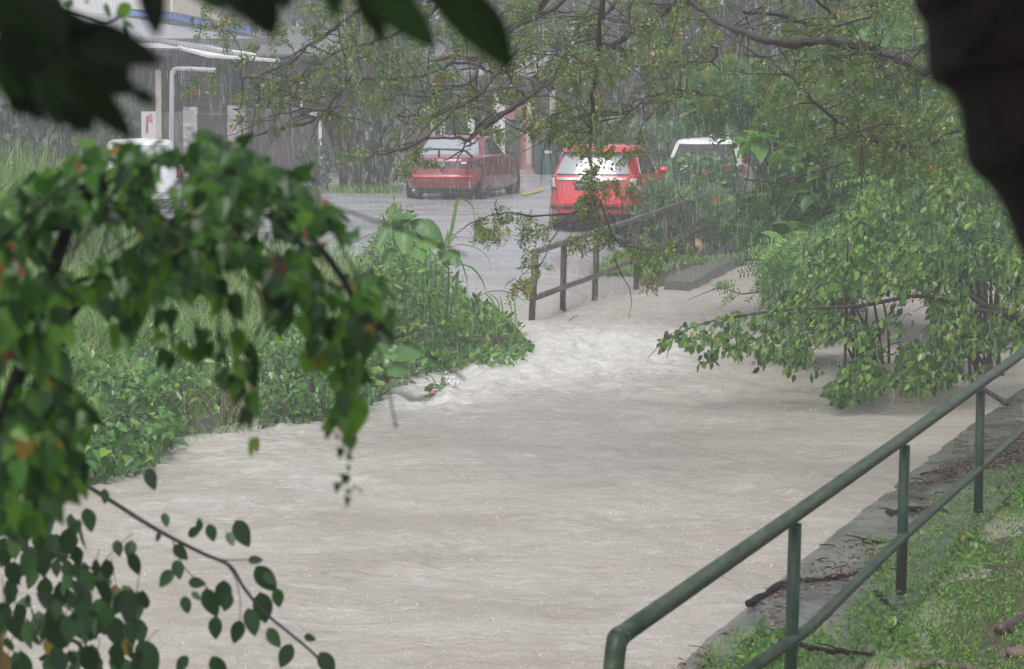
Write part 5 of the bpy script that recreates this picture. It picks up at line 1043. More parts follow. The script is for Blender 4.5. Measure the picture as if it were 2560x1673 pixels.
def grass(label, poly, n, h0, h1, lean, wd, m, name='grass', seed=1, clump=.3, curl=1.0, cat='grass', z=.15):
    b, q = bankpos(poly, n, z, clump, seed); hh = RNG.uniform(h0, h1, n) * (.5 + fbm(b[:, 0], b[:, 1], 3, seed) * 1.1)
    o = blades(name, b, hh, RNG.uniform(lean * .3, lean * 1.4, n), wd * RNG.uniform(.5, 1.3, n), m, None, 5, curl); tag(o, label, cat); return kind(o, 'stuff')
grass('long green grass over the left bank behind the creepers', [(0, 1130), (120, 1080), (300, 980), (600, 950), (880, 900), (930, 800), (900, 700), (600, 670), (0, 670)], 17000, .3, .75, .8, .016, M['grass_blade'], seed=3)
grass('loose grass blades poking out of the creepers along the water edge', [(60, 1190), (240, 1160), (430, 1095), (640, 1035), (900, 1000), (920, 940), (700, 940), (400, 980), (100, 1040)], 2600, .25, .6, 1.0, .012, M['grass_blade'], seed=14, clump=.35)
grass('short grass fringe on the tip of the left bank', [(900, 1000), (960, 940), (1200, 885), (1322, 852), (1300, 825), (1150, 760), (1000, 900)], 2600, .08, .2, .7, .008, M['grass_blade'], seed=4, clump=.1)
grass('pale dead straw tangled along the edge of the left bank', [(430, 1090), (600, 1045), (640, 1010), (560, 960), (480, 980), (250, 940), (300, 1000), (450, 1020)], 900, .15, .4, 1.8, .007, M['straw'], seed=5, clump=0, curl=1.5)
grass('dead straw stalks trailing into the water beside the yellow leaved sapling', [(860, 960), (950, 950), (985, 930), (930, 900), (850, 880), (760, 880), (780, 930)], 900, .15, .38, 1.8, .007, M['straw'], seed=6, clump=0, curl=1.5)
grass('dry yellow stalks standing in the grass of the left bank', [(560, 920), (860, 890), (880, 760), (560, 760)], 700, .3, .75, .45, .006, M['straw'], seed=7, clump=.2)
# tall reed grass, far left, behind the vines
def reedpos(n, x0, x1, y0, y1):
    px = RNG.uniform(x0, x1, n); Y = RNG.uniform(43, 50, n); p = Anp(px, np.full(n, 500.), Y); p[:, 2] = roadz(Y) - .1; return p
bb = reedpos(5200, -320, 330, 0, 0); k = 1 - .35 * np.clip((bb[:, 0] / bb[:, 1] * FPX + 1280) / 420, 0, 1)
o = blades('tall_grass', bb, RNG.uniform(1.3, 2.6, 5200) * k, RNG.uniform(.15, .75, 5200), RNG.uniform(.02, .055, 5200), M['grass_blade'], None, 6, 1.3); tag(o, 'tall pale green reed grass between the vines and the white sign, far left', 'grass'); kind(o, 'stuff')
bb = reedpos(2600, -320, 560, 0, 0); bb[:, 1] = RNG.uniform(40, 43, 2600); bb[:, 2] = .1
o = blades('scrub', bb, RNG.uniform(.25, .7, 2600), RNG.uniform(.3, 1.2, 2600), RNG.uniform(.008, .02, 2600), M['straw'], None, 5, 1.3); tag(o, 'thin brown scrub and dry stalks in front of the hidden white car', 'scrub'); kind(o, 'stuff')
# tall broadleaf plant with big drooping leaves
def bigleaf(label, base, items, m, w=1.25, tm=LEAF, stem_r=.012, name='broadleaf_plant', flop=.3):
    r = thing(name, label, 'plant', base); mb = MB(); c0 = A(items[0][0], items[0][1], items[0][4]); b = Vector(base)
    mb.tube(smoothline([b, b.lerp(c0, .5) + Vector((.03, 0, 0)), c0], 4), np.linspace(stem_r, stem_r * .6, 9), 6)
    for (x0, y0, x1, y1, Y, *rest) in items:
        p = A(x0, y0, Y); q = A(x1, y1, Y - random.uniform(.1, .35)); d = q - p; L = d.length
        N = 9; V = []; F = []; mid = []
        side = d.cross(Vector((0, -.75, .65))).normalized(); up = side.cross(d).normalized()
        if up.z < 0: up = -up
        ww = (rest[0] if rest else .28) * L
        for i in range(N + 1):
            t = i / N; c = p + d * t + Vector((0, 0, 1)) * (flop * L * math.sin(math.pi * min(t, 1)) * .6); wid = ww * math.sin(math.pi * min(.97, t * .93 + .04)) ** .75 * (1 - .25 * t)
            for j in (-2, -1, 0, 1, 2): V.append(c + side * (wid * j / 2) + up * (-abs(j) * .13 * wid + .010 * math.sin(i * 2.4) * (abs(j) > 0)))
        F = [(i * 5 + j, i * 5 + j + 1, (i + 1) * 5 + j + 1, (i + 1) * 5 + j) for i in range(N) for j in range(4)]
        quadmesh('leaf', np.array([tuple(v) for v in V]), np.array(F), np.full(len(F), random.uniform(.2, .95)), m, r, True)
        mb.tube([c0, p], .005, 5)
    mb.build('stem', M['pod'], r, True); return r
YB = 33.2
bigleaf('tall plant with large drooping light green leaves on the left bank before the road', gb(1015, 850, .3), [(1000, 555, 944, 622, YB, .24), (1028, 552, 1112, 628, YB, .26), (1014, 566, 1012, 636, YB - .1, .36), (995, 575, 966, 600, YB + .2, .26), (1036, 565, 1050, 610, YB + .1, .26), (1014, 553, 1026, 546, YB + .1, .5), (1004, 556, 996, 548, YB + .1, .4), (1046, 606, 1070, 602, YB - .1, .35), (1066, 602, 1070, 624, YB - .1, .5), (1030, 620, 1058, 655, YB - .2, .3), (985, 620, 962, 670, YB - .1, .3)], M['big_leaf'])
bigleaf('small plant with three bright yellow green leaves right of the tall broadleaf plant', gb(1110, 850, .25), [(1120, 625, 1106, 655, YB, .4), (1124, 624, 1142, 672, YB, .3), (1105, 660, 1150, 664, YB, .25), (1100, 680, 1068, 700, YB, .3)], M['big_leaf'])
bigleaf('sapling with yellowing heart shaped leaves leaning over the dead straw', gb(985, 935, .1), [(975, 862, 945, 880, 30.6, .7), (990, 862, 965, 910, 30.5, .6), (1000, 866, 1020, 905, 30.5, .65), (985, 880, 960, 915, 30.4, .6), (1010, 870, 1032, 900, 30.5, .6), (995, 910, 995, 940, 30.4, .6), (1005, 885, 985, 905, 30.4, .7)], M['creeper_leaf'], flop=.15)
# long arching grass leaves
mb = thing('tall_grass_clump', 'long arching grass blades at the tip of the left bank against the road', 'grass', gb(1150, 850, .2))
def arch(pl, Y, w):
    p = smoothline([A(x, y, Y) for x, y in pl], 5); V = []; n = len(p)
    for i, c in enumerate(p):
        ww = w * math.sin(math.pi * min(.98, .15 + .83 * i / (n - 1))); d = (p[min(i + 1, n - 1)] - p[max(i - 1, 0)]).normalized(); s = d.cross(Vector((.2, 1, .3))).normalized(); V += [tuple(c - s * ww), tuple(c + s * ww)]
    F = [(2 * i, 2 * i + 1, 2 * i + 3, 2 * i + 2) for i in range(n - 1)]
    quadmesh('blade', np.array(V), np.array(F), np.full(len(F), random.uniform(.2, .7)), M['grass_blade'], mb)
YG = 34
for pl, w in [([(1012, 580), (1000, 545), (985, 512), (975, 530), (972, 555)], .022), ([(1118, 620), (1130, 570), (1140, 520), (1148, 505)], .022), ([(1112, 615), (1118, 590), (1120, 574)], .016), ([(1135, 520), (1145, 500), (1158, 498), (1180, 515), (1188, 555)], .014), ([(1122, 625), (1130, 600), (1140, 590), (1143, 600)], .008),
   ([(1096, 570), (1085, 562), (1098, 580), (1100, 608)], .012), ([(1120, 620), (1150, 612), (1190, 620), (1220, 645), (1228, 690)], .006), ([(1150, 660), (1180, 670), (1205, 700), (1215, 730)], .012), ([(1130, 640), (1150, 650), (1165, 690), (1170, 720)], .010), ([(1215, 735), (1235, 760), (1242, 810), (1240, 850)], .013), ([(1225, 735), (1245, 755), (1250, 800), (1252, 830)], .010),
   ([(1200, 740), (1230, 728), (1270, 730), (1300, 745), (1325, 765)], .007), ([(1285, 745), (1290, 800), (1286, 840)], .012), ([(1268, 740), (1278, 770), (1280, 800)], .008), ([(1250, 740), (1256, 770), (1262, 820)], .010), ([(1140, 820), (1150, 760), (1148, 720), (1160, 690)], .006), ([(1060, 780), (1075, 700), (1090, 640), (1100, 600)], .010), ([(1080, 800), (1095, 720), (1112, 660), (1120, 620)], .012), ([(1200, 790), (1202, 760), (1198, 740)], .008)]:
    arch(pl, YG, w)
# white sack, weathered stone, sticks
def blob(name, c, r, m, label, cat, seed=1, flat=.6):
    V = []; F = []; nu, nv = 20, 12
    for i in range(nv + 1):
        for j in range(nu):
            t = math.pi * i / nv; a = 2 * math.pi * j / nu; d = Vector((math.sin(t) * math.cos(a), math.sin(t) * math.sin(a), math.cos(t)))
            k = 1 + .35 * (float(fbm(np.array(d.x * 1.8 + seed), np.array(d.y * 1.8 + d.z * 2), 3, seed)) - .45); V.append(Vector(c) + Vector((d.x * r[0], d.y * r[1], d.z * r[2])) * k)
    F = [(i * nu + j, i * nu + (j + 1) % nu, (i + 1) * nu + (j + 1) % nu, (i + 1) * nu + j) for i in range(nv) for j in range(nu)]
    o = MB().add(V, F).build(name, m, None, True); return tag(o, label, cat)
blob('sack', P(285, 822, .42), (.22, .2, .14), M['stone_white'], 'dirty white sack lying in the grass of the left bank', 'sack', 3)
blob('stone', P(410, 832, .36), (.05, .05, .05), M['stone_pink'], 'small brown stone in the grass right of the white sack', 'stone', 6)
mb = thing('debris_clump', 'half sunk clump of green leaves and white foam breaking the current', 'debris', P(1095, 985))
c = P(1095, 985); n = 26
leaves('leaf', np.array(c)[None] + RNG.normal(0, 1, (n, 3)) * np.array([.07, .06, .05]) + np.array([0, 0, .07]), rv(n, (-.5, -.3, .2), .7), rv(n, (0, -.5, .9), .4), RNG.uniform(.06, .14, n), LEAF, M['creeper_leaf'], mb)
f = MB()
for i in range(70):
    t = random.random(); p = c + Vector((.07 + .10 * math.sin(t * 2.6) + random.gauss(0, .02), random.gauss(0, .05) - .03, .02 + .20 * (1 - t) * random.random() ** .5 + random.uniform(-.01, .02)))
    rr = random.uniform(.006, .022); f.add([p + Vector(v) * rr for v in ((1, 0, 0), (0, 1, 0), (-1, 0, 0), (0, -1, 0), (0, 0, 1.6), (0, 0, -1))], [(0, 1, 4), (1, 2, 4), (2, 3, 4), (3, 0, 4), (1, 0, 5), (2, 1, 5), (3, 2, 5), (0, 3, 5)])
for i in range(5):
    s = c + Vector((.02 + .02 * i, -.02, .02)); f.tube(smoothline([s, s + Vector((.05 + i * .01, 0, .13 - i * .01)), s + Vector((.12 + i * .02, 0, .08 - i * .02)), s + Vector((.15 + .03 * i, 0, -.02))], 3), .006, 4)
f.build('foam', M['foam'], mb, True)
MB().tube([c + Vector((-.1, -.06, .0)), c + Vector((-.05, -.06, .03)), c + Vector((-.02, -.05, .0))], [.01, .03, .012], 8).build('red_petal', M['banner_pink'], mb, True)
MB().tube([c + Vector((-.02, 0, .06)), c + Vector((.09, 0, .17))], .007, 5).build('stem', M['twig'], mb)
def stick(label, pl, z, r, m='bark_dark', name='fallen_branch', group=None, fork=0):
    p = smoothline([P(x, y, z) for x, y in pl], 4); p = [q + Vector((0, 0, random.gauss(0, r * .25))) for q in p]; b = MB(); b.tube(p, np.linspace(r, r * .6, len(p)) * (1 + .15 * RNG.normal(0, 1, len(p))), 8)
    for i in range(fork):
        s = p[random.randrange(1, len(p) - 1)]; e = s + Vector((random.uniform(-.2, .2), random.uniform(-.2, .3), random.uniform(.0, .05))); b.tube([s, s.lerp(e, .5) + Vector((0, 0, .01)), e], [r * .4, r * .3, r * .15], 5)
    o = b.build(name, M[m], None, True); return tag(o, label, 'stick' if 'branch' in name or 'stick' in name else 'root', group)
stick('thin dark curved stick floating above the leafy clump', [(1042, 935), (1070, 920), (1095, 922), (1114, 918)], .02, .012, fork=1, name='floating_stick')
stick('short dark twig floating left of the leafy clump', [(1000, 948), (1020, 952), (1040, 957)], .01, .008, fork=1, name='floating_stick')
stick('tiny brown stick caught in the current by the first rusty post', [(1424, 800), (1434, 794), (1446, 788)], .02, .008, 'twig', name='floating_stick')
stick('broken twig with leaves drifting by the retaining wall', [(725, 1032), (760, 1040), (800, 1048), (812, 1042)], .03, .007, 'twig', fork=2, name='floating_stick')
stick('little brown driftwood piece between the rusty posts', [(1518, 702), (1526, 698), (1531, 702)], .06, .018, 'twig', name='floating_stick')
# ------------------------------------------------------------------ near bank: litter, roots, grass
stick('long dark branch lying across the concrete path behind the middle rail', [(1872, 1512), (1900, 1490), (1968, 1460), (2050, 1447), (2130, 1437), (2235, 1424)], .05, .026, fork=3)
stick('short dark broken branch on the path near the water edge', [(2160, 1352), (2190, 1356), (2236, 1349)], .05, .02, fork=2)
stick('dark branch lying on the path between the two far posts', [(2220, 1282), (2262, 1275), (2310, 1272), (2368, 1279)], .06, .024, fork=2)
stick('thin black branch on the grass near the bottom edge', [(1985, 1612), (2040, 1622), (2100, 1630), (2180, 1634)], .1, .018, fork=2)
stick('small black stick on the path far up by the water', [(2302, 1186), (2325, 1180), (2350, 1183)], .05, .012)
stick('short dark branch lying between the post and the grass', [(2190, 1480), (2220, 1510), (2240, 1530)], .07, .02)
stick('thick reddish brown root at the right edge of the lawn', [(2500, 1580), (2530, 1562), (2580, 1548), (2680, 1550)], .09, .045, 'root_red', 'tree_root', 'exposed roots on the lawn')
stick('pale pink brown root along the bottom edge of the lawn', [(2285, 1672), (2340, 1662), (2400, 1672), (2480, 1690)], .07, .035, 'stone_pink', 'tree_root', 'exposed roots on the lawn')
blob('stone', P(2556, 1632, .10), (.10, .08, .04), M['stone_pink'], 'pinkish stone on the lawn just below the thick root', 'stone', 9)
LAWN = [(1690, 1720), (1760, 1620), (1840, 1560), (1960, 1580), (2080, 1560), (2150, 1480), (2180, 1400), (2230, 1370), (2300, 1290), (2350, 1240), (2440, 1180), (2560, 1150), (2760, 1100), (2900, 1300), (2900, 1900), (1650, 1900)]
def lawnpos(n, poly, seed, clump=.2, z=.09):
    b, q = bankpos(poly, n, z, clump, seed); b[:, 2] = np.maximum(b[:, 2], .05 + .02 * RNG.random(n)); return b
n = 36000; b = lawnpos(n, LAWN, 3, .42); o = leaves('lawn', b + np.array([0, 0, 1]) * RNG.uniform(.0, .045, n)[:, None], rv(n, (0, -.2, .3), .9), rv(n, (0, -.3, 1), .5), RNG.uniform(.009, .024, n), LEAF, M['herb_leaf'], None, width=np.full(n, 1.5)); tag(o, 'short wet clover like lawn beside the path in the lower right', 'grass'); kind(o, 'stuff')
n = 24000; b = lawnpos(n, LAWN, 4, .4); o = blades('lawn_grass', b, RNG.uniform(.02, .065, n), RNG.uniform(.3, 1.4, n), .0045, M['grass_blade'], None, 3); tag(o, 'fine grass blades in the lower right lawn', 'grass'); kind(o, 'stuff')
for lb, pl, nn, sz in [('leafy weed tuft on the path edge beside the lowest rail', [(1840, 1600), (1900, 1540), (1990, 1560), (2000, 1620), (1880, 1650)], 260, .07), ('bright weeds growing round the foot of the second post', [(2170, 1530), (2230, 1480), (2300, 1540), (2260, 1600), (2180, 1590)], 300, .055), ('weed tuft at the foot of the far post on the lawn', [(2360, 1340), (2440, 1320), (2480, 1360), (2440, 1385), (2370, 1380)], 260, .05), ('bright green leafy weeds at the right edge of the path', [(2470, 1200), (2560, 1160), (2660, 1220), (2560, 1260), (2490, 1240)], 420, .06), ('small weeds sprouting from the path crack by the water', [(2130, 1350), (2200, 1330), (2240, 1350), (2180, 1370)], 90, .04)]:
    r, b = mound(lb, pl, nn, .12, sz, LEAF, M['herb_leaf'], 'weeds', 'weeds', (0, -.3, .4), .8, 0, random.randrange(99))
PATH = [(1640, 1700), (1800, 1590), (1880, 1530), (2100, 1345), (2282, 1195), (2420, 1085), (2560, 985), (2760, 900), (2760, 1080), (2560, 1150), (2440, 1190), (2300, 1330), (2180, 1460), (2080, 1560), (1900, 1640)]
q = samplepoly([(2270, 1230), (2330, 1180), (2480, 1120), (2640, 1070), (2700, 1110), (2560, 1160), (2420, 1190), (2300, 1220)], 1500, .1, .02, 4); n1 = len(q)
q2 = samplepoly(PATH, 1300, .55, .016, 9); q = np.concatenate([q, q2]); n = len(q)
v = (836.5 - q[:, 1]) / FPX; dy = _ct + v * _st; dz = -_st + v * _ct; t = (.075 - HC) / dz; b = np.stack([(q[:, 0] - 1280) / FPX * t, dy * t, np.full(n, .075) + RNG.uniform(0, .02, n)], -1)
tb = b[RNG.integers(0, n, 260)]; mb = MB()
for p_ in tb:
    a_ = random.uniform(0, 3.14); L_ = random.uniform(.03, .16); d_ = Vector((math.cos(a_), math.sin(a_), random.uniform(-.05, .12))) * L_; s_ = Vector(p_); mb.tube([s_, s_ + d_ * .5 + Vector((0, 0, .006)), s_ + d_], random.uniform(.002, .005), 4, False)
o = mb.build('twig_litter', M['bark_dark']); tag(o, 'small dark broken twigs scattered on the wet path', 'twigs'); kind(o, 'stuff')
o = leaves('leaf_litter', b, rv(n, (0, 0, 0), 1) * np.array([1, 1, .25]), rv(n, (0, 0, 1), .25), RNG.uniform(.02, .05, n), LEAF, M['litter_leaf'], None); tag(o, 'scattered wet brown fallen leaves on the concrete path', 'leaf litter'); kind(o, 'stuff')
q = samplepoly([(1480, 690), (1530, 640), (1640, 620), (1760, 650), (1840, 640), (1900, 640), (1780, 660), (1700, 665), (1650, 690), (1560, 690)], 11000, .1, .02, 2); n = len(q)
b = onground(q)
n = len(b); o = blades('verge_grass', b, RNG.uniform(.05, .16, n), RNG.uniform(.3, 1.2, n), .022, M['grass_blade'], None, 3); tag(o, 'bright green grass verge below the rusty railing', 'grass'); kind(o, 'stuff')
# ------------------------------------------------------------------ foreground: vine curtain, leafy boughs, black trunk
vt = thing('climbing_vine', 'thick vine arching across the left, blurred, with a few red and yellow leaves', 'vine', (-1.35, 5.4, 0))
def fg(poly, n, Y0, Y1, size, clump, seed, axis=(.1, -.2, -1), asp=.45, nrm=(0, -1, .35), ns=.5):
    q = samplepoly(poly, n, clump, .012, seed); Y = RNG.uniform(Y0, Y1, n); return Anp(q[:, 0], q[:, 1], Y), rv(n, axis, asp), rv(n, nrm, ns), RNG.uniform(.65, 1.3, n) * size
V = [fg([(0, 500), (60, 440), (160, 395), (230, 365), (330, 345), (450, 332), (560, 345), (640, 370), (700, 420), (760, 450), (830, 520), (890, 580), (935, 640), (955, 690), (940, 780), (900, 860), (850, 780), (760, 740), (700, 690), (560, 620), (430, 560), (300, 540), (150, 540), (0, 620)], 980, 5.1, 6.4, .042, .42, 3, (.1, -.3, -.7), .6, (0, -.8, .8)),
     fg([(0, 540), (300, 520), (430, 540), (700, 660), (900, 760), (900, 830), (700, 790), (640, 720), (540, 700), (470, 720), (420, 700), (330, 760), (250, 720), (0, 760)], 520, 5.2, 6.3, .042, .54, 5),
     fg([(-60, 600), (160, 700), (150, 840), (130, 950), (170, 1040), (150, 1130), (60, 1200), (-60, 1200)], 480, 4.8, 5.8, .048, .42, 7),
     fg([(120, 900), (200, 980), (220, 1100), (190, 1200), (80, 1290), (-60, 1290), (0, 1150)], 260, 5.0, 6.0, .046, .35, 8)]
stemsV = []
def strand(pl, n, Y, size, m=None):
    p = [A(x, y, Y) for x, y in pl]; L = smoothline(p, 8); k = len(L); idx = RNG.integers(0, k, n); pos = np.array([tuple(L[i]) for i in idx]) + RNG.normal(0, .012, (n, 3)); stemsV.append((L, .003))
    V.append((pos, rv(n, (0, -.1, -1), .4), rv(n, (0, -1, .3), .5), RNG.uniform(.7, 1.2, n) * size))
for pl, n, s in [([(900, 760), (890, 860), (870, 950), (875, 1030)], 30, .07), ([(850, 1000), (870, 1055)], 7, .05), ([(840, 1080), (845, 1100)], 3, .03), ([(870, 1130), (880, 1150)], 2, .025), ([(850, 1185), (862, 1195)], 4, .028), ([(885, 1215), (890, 1222)], 2, .018),
                 ([(560, 700), (590, 820), (620, 900)], 10, .065), ([(600, 900), (615, 990), (620, 1010)], 6, .06), ([(430, 760), (432, 850), (430, 890)], 7, .065), ([(490, 800), (495, 880)], 5, .055), ([(545, 820), (565, 900), (570, 940)], 6, .05), ([(700, 640), (710, 760)], 9, .07), ([(780, 700), (800, 800), (790, 880)], 14, .065), ([(330, 640), (345, 740)], 8, .07), ([(270, 680), (300, 770), (310, 800)], 8, .07), ([(640, 640), (690, 740), (700, 790)], 12, .07), ([(950, 720), (960, 790), (940, 860)], 8, .06), ([(640, 1095), (638, 1120)], 1, .05)]: strand(pl, n, 5.6, s * .85)
pos, ax, nr, sz = [np.concatenate([v[i] for v in V]) for i in range(4)]
leaves('foliage', pos, ax, nr, sz, HEART, M['vine_leaf'], vt, smooth=True)
mb = MB()
for L, r in stemsV: mb.tube(L, r, 5, False)
for pl, r0_, r1_ in [([(0, 1060), (60, 900), (110, 760), (150, 620), (210, 500), (300, 430), (430, 400), (560, 420), (680, 500), (800, 620), (880, 740), (900, 850)], .018, .006), ([(130, 560), (190, 490), (230, 470), (290, 430)], .02, .014), ([(0, 1170), (90, 960), (150, 830), (250, 700), (370, 600), (500, 520)], .012, .006), ([(60, 760), (200, 700), (330, 680), (480, 620)], .006, .004), ([(-60, 1140), (20, 1140), (90, 1145), (130, 1165)], .006, .004)]:
    p = smoothline([A(x, y, 5.7 + .15 * math.sin(i)) for i, (x, y) in enumerate(pl)], 4); mb.tube(p, np.linspace(r0_, r1_, len(p)), 8)
for i in range(60):
    s = Vector(pos[random.randrange(500)]); e = s + Vector((random.gauss(0, .1), random.gauss(0, .1), -random.uniform(.05, .25))); mb.tube([s, s.lerp(e, .5) + Vector((.01, 0, 0)), e], .0022, 4, False)
b0 = A(0, 1060, 5.7); mb.tube(smoothline([Vector((-1.35, 5.6, -.1)), Vector((-1.32, 5.6, 1)), Vector((-1.15, 5.7, 2)), b0], 4), .018, 8)
mb.build('stem', M['bark_dark'], vt, True)
# explicit leaf between two pixels
def fine_leaf(p, q, w, curl=.08, tw=0.0):
    d = q - p; L = d.length; side = d.cross(Vector((math.sin(tw), -math.cos(tw), .25))).normalized(); up = side.cross(d).normalized(); V = []; N = 8
    for i in range(N + 1):
        t = i / N; wid = w * (math.sin(math.pi * min(1, t ** .8)) ** .8) * .5 + .0006; c = p + d * t - up * curl * L * t * t
        for j in (-1, 0, 1): V.append(tuple(c + side * wid * j + up * abs(j) * wid * .18))
    F = [(i * 3 + j, i * 3 + j + 1, (i + 1) * 3 + j + 1, (i + 1) * 3 + j) for i in range(N) for j in (0, 1)]
    return V, F
def leafset(name, items, m, parent, Y):
    VV = []; FF = []; R = []; b = 0
    for it in items:
        x0, y0, x1, y1, w = it[:5]; Yy = Y + (it[5] if len(it) > 5 else random.uniform(-.25, .25)); v, f = fine_leaf(A(x0, y0, Yy), A(x1, y1, Yy - random.uniform(0, .04)), w / ppm(Yy), random.uniform(.02, .12), random.uniform(-.5, .5))
        VV += v; FF += [tuple(k + b for k in q) for q in f]; b += len(v); R += [random.random() if len(it) < 7 else it[6]] * len(f)
    return quadmesh(name, np.array(VV), np.array(FF), np.array(R), m, parent, True)
# bough with big dark leaves, top left
bt = thing('leafy_bough', 'very dark blurred leafy bough close to the camera in the top left corner', 'branch', (-.9, 3.0, 3.6))
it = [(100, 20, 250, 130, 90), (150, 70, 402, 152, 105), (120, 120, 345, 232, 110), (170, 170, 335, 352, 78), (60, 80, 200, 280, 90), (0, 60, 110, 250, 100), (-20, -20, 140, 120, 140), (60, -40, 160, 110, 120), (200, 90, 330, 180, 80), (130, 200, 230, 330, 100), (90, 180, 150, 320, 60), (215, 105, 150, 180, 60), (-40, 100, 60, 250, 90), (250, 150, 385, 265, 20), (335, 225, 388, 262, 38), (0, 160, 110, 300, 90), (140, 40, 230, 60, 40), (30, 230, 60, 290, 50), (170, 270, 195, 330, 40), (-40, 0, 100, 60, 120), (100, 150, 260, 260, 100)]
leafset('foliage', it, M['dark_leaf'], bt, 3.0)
mb = MB()
for pl in [[(-60, -40), (60, 60), (150, 130), (200, 200)], [(-60, 100), (60, 150), (130, 200)], [(60, 60), (150, 60), (250, 130)]]: mb.tube(smoothline(polypts(pl, 3.02), 4), np.linspace(.008, .003, len(pl) * 4 - 3), 6)
mb.build('twig', M['bark_dark'], bt, True)
b2 = thing('leafy_bough', 'row of large dark blurred leaves hanging down from the top edge', 'branch', (-.2, 2.9, 3.7))
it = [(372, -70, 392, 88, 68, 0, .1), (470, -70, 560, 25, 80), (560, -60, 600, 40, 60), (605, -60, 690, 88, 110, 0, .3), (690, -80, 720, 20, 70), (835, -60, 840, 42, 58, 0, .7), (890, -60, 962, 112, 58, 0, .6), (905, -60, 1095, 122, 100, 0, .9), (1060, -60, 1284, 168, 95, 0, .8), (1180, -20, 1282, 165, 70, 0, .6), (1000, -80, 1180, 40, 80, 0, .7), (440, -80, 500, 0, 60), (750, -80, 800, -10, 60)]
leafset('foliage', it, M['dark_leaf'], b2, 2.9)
mb = MB(); mb.tube(smoothline(polypts([(300, -110), (600, -90), (900, -80), (1250, -50)], 2.92), 4), .005, 6); mb.build('twig', M['bark_dark'], b2, True)
# sharper small sprig at top left
b3 = thing('leafy_sprig', 'small sharper sprig with round green leaves against the zinc roof', 'branch', (-1.6, 6.5, 4))
it = [(322, 38, 292, 30, 26), (328, 12, 290, 38, 34, 0, .85), (262, 8, 275, 45, 14, 0, .4), (305, 50, 335, 70, 12, 0, .4), (168, 0, 180, 15, 22, 0, .4), (220, 0, 215, 10, 10, 0, .3), (180, 60, 195, 95, 14, 0, .4), (310, 60, 325, 95, 12, 0, .3), (285, 80, 290, 105, 12, 0, .3)]
leafset('foliage', it, M['vine_leaf'], b3, 6.5)
mb = MB()
for pl in [[(115, 0), (170, 25), (230, 45), (270, 55), (320, 35)], [(270, 55), (300, 40), (310, 30)], [(170, 25), (180, 10)]]: mb.tube(smoothline(polypts(pl, 6.5), 3), .0025, 5)
mb.build('twig', M['twig'], b3, True)
# lower left: hanging leaves and one diagonal branch
lt = thing('weeping_tree', 'tree with glossy pointed leaves hanging over the water in the lower left corner', 'tree', (-2.2, 9.0, 0))
B = [fg([(-60, 1280), (120, 1230), (200, 1290), (240, 1380), (330, 1420), (370, 1490), (340, 1560), (380, 1620), (350, 1720), (-60, 1720)], 210, 8.2, 9.6, .085, .36, 11, (.1, -.1, -1), .3, (.1, -1, .2), .6)]
pos, ax, nr, sz = B[0]
leaves('foliage', pos, ax, nr, sz, LEAF, M['hanging_leaf'], lt, width=np.full(len(pos), 1.15), smooth=True)
HL = [(262, 1222, 262, 1260), (410, 1282, 418, 1318), (400, 1330, 392, 1355), (470, 1340, 505, 1318), (500, 1325, 498, 1295), (522, 1310, 535, 1355), (590, 1300, 622, 1368), (570, 1330, 583, 1365), (435, 1362, 468, 1400), (290, 1350, 300, 1392), (330, 1350, 322, 1400), (430, 1425, 400, 1468), (440, 1400, 450, 1450), (470, 1455, 515, 1460), (515, 1470, 540, 1545), (460, 1490, 470, 1535), (540, 1540, 537, 1600), (560, 1450, 556, 1520), (575, 1480, 560, 1530), (600, 1550, 585, 1610), (620, 1520, 640, 1590), (640, 1415, 690, 1480), (660, 1430, 690, 1460), (650, 1480, 665, 1560), (690, 1470, 700, 1520), (670, 1570, 700, 1620), (730, 1610, 700, 1670), (760, 1590, 790, 1600), (800, 1630, 835, 1690), (620, 1400, 655, 1400), (480, 1480, 500, 1500), (470, 1640, 440, 1680), (530, 1640, 565, 1700), (370, 1170, 385, 1225), (640, 1095, 642, 1130), (215, 1270, 230, 1330), (350, 1600, 390, 1690), (330, 1380, 345, 1440), (240, 1500, 260, 1590), (280, 1540, 300, 1620)]
it = [(a, b, c, d, max(16, .62 * math.hypot(c - a, d - b)), random.uniform(-.3, .3), random.random() * .85 if i != 34 else .99) for i, (a, b, c, d) in enumerate(HL)]
leafset('foliage', it, M['hanging_leaf'], lt, 8.8)
mb = MB()
for pl, r0_, r1_ in [([(120, 1140), (205, 1205), (290, 1260), (360, 1305), (430, 1345), (510, 1385), (575, 1415), (610, 1470), (660, 1530), (720, 1580), (790, 1640), (860, 1720)], .008, .004), ([(20, 1400), (60, 1370), (130, 1380), (210, 1410), (260, 1450)], .005, .003), ([(100, 1650), (180, 1600), (230, 1660), (280, 1720)], .008, .006), ([(140, 1500), (200, 1540), (300, 1600)], .004, .003), ([(510, 1385), (560, 1400), (620, 1400), (650, 1410)], .003, .002), ([(430, 1345), (450, 1400), (480, 1440), (520, 1470)], .002, .002), ([(570, 1415), (590, 1450), (600, 1500), (600, 1550)], .002, .0015)]:
    p = smoothline(polypts(pl, 8.8), 4); mb.tube(p, np.linspace(r0_, r1_, len(p)), 7)
for i in range(30):
    s = Vector(pos[random.randrange(len(pos))]); e = s + Vector((random.gauss(0, .05), 0, random.uniform(.03, .1))); mb.tube([s, e], .0015, 4, False)
q = A(20, 1400, 8.8); mb.tube(smoothline([Vector((-2.3, 9.0, -.6)), Vector((-2.25, 9, .6)), Vector((-2.1, 8.9, 1.3)), A(-120, 1200, 8.8), A(120, 1140, 8.8)], 4), np.linspace(.05, .008, 17), 8)
mb.build('trunk', M['bark_branch'], lt, True)
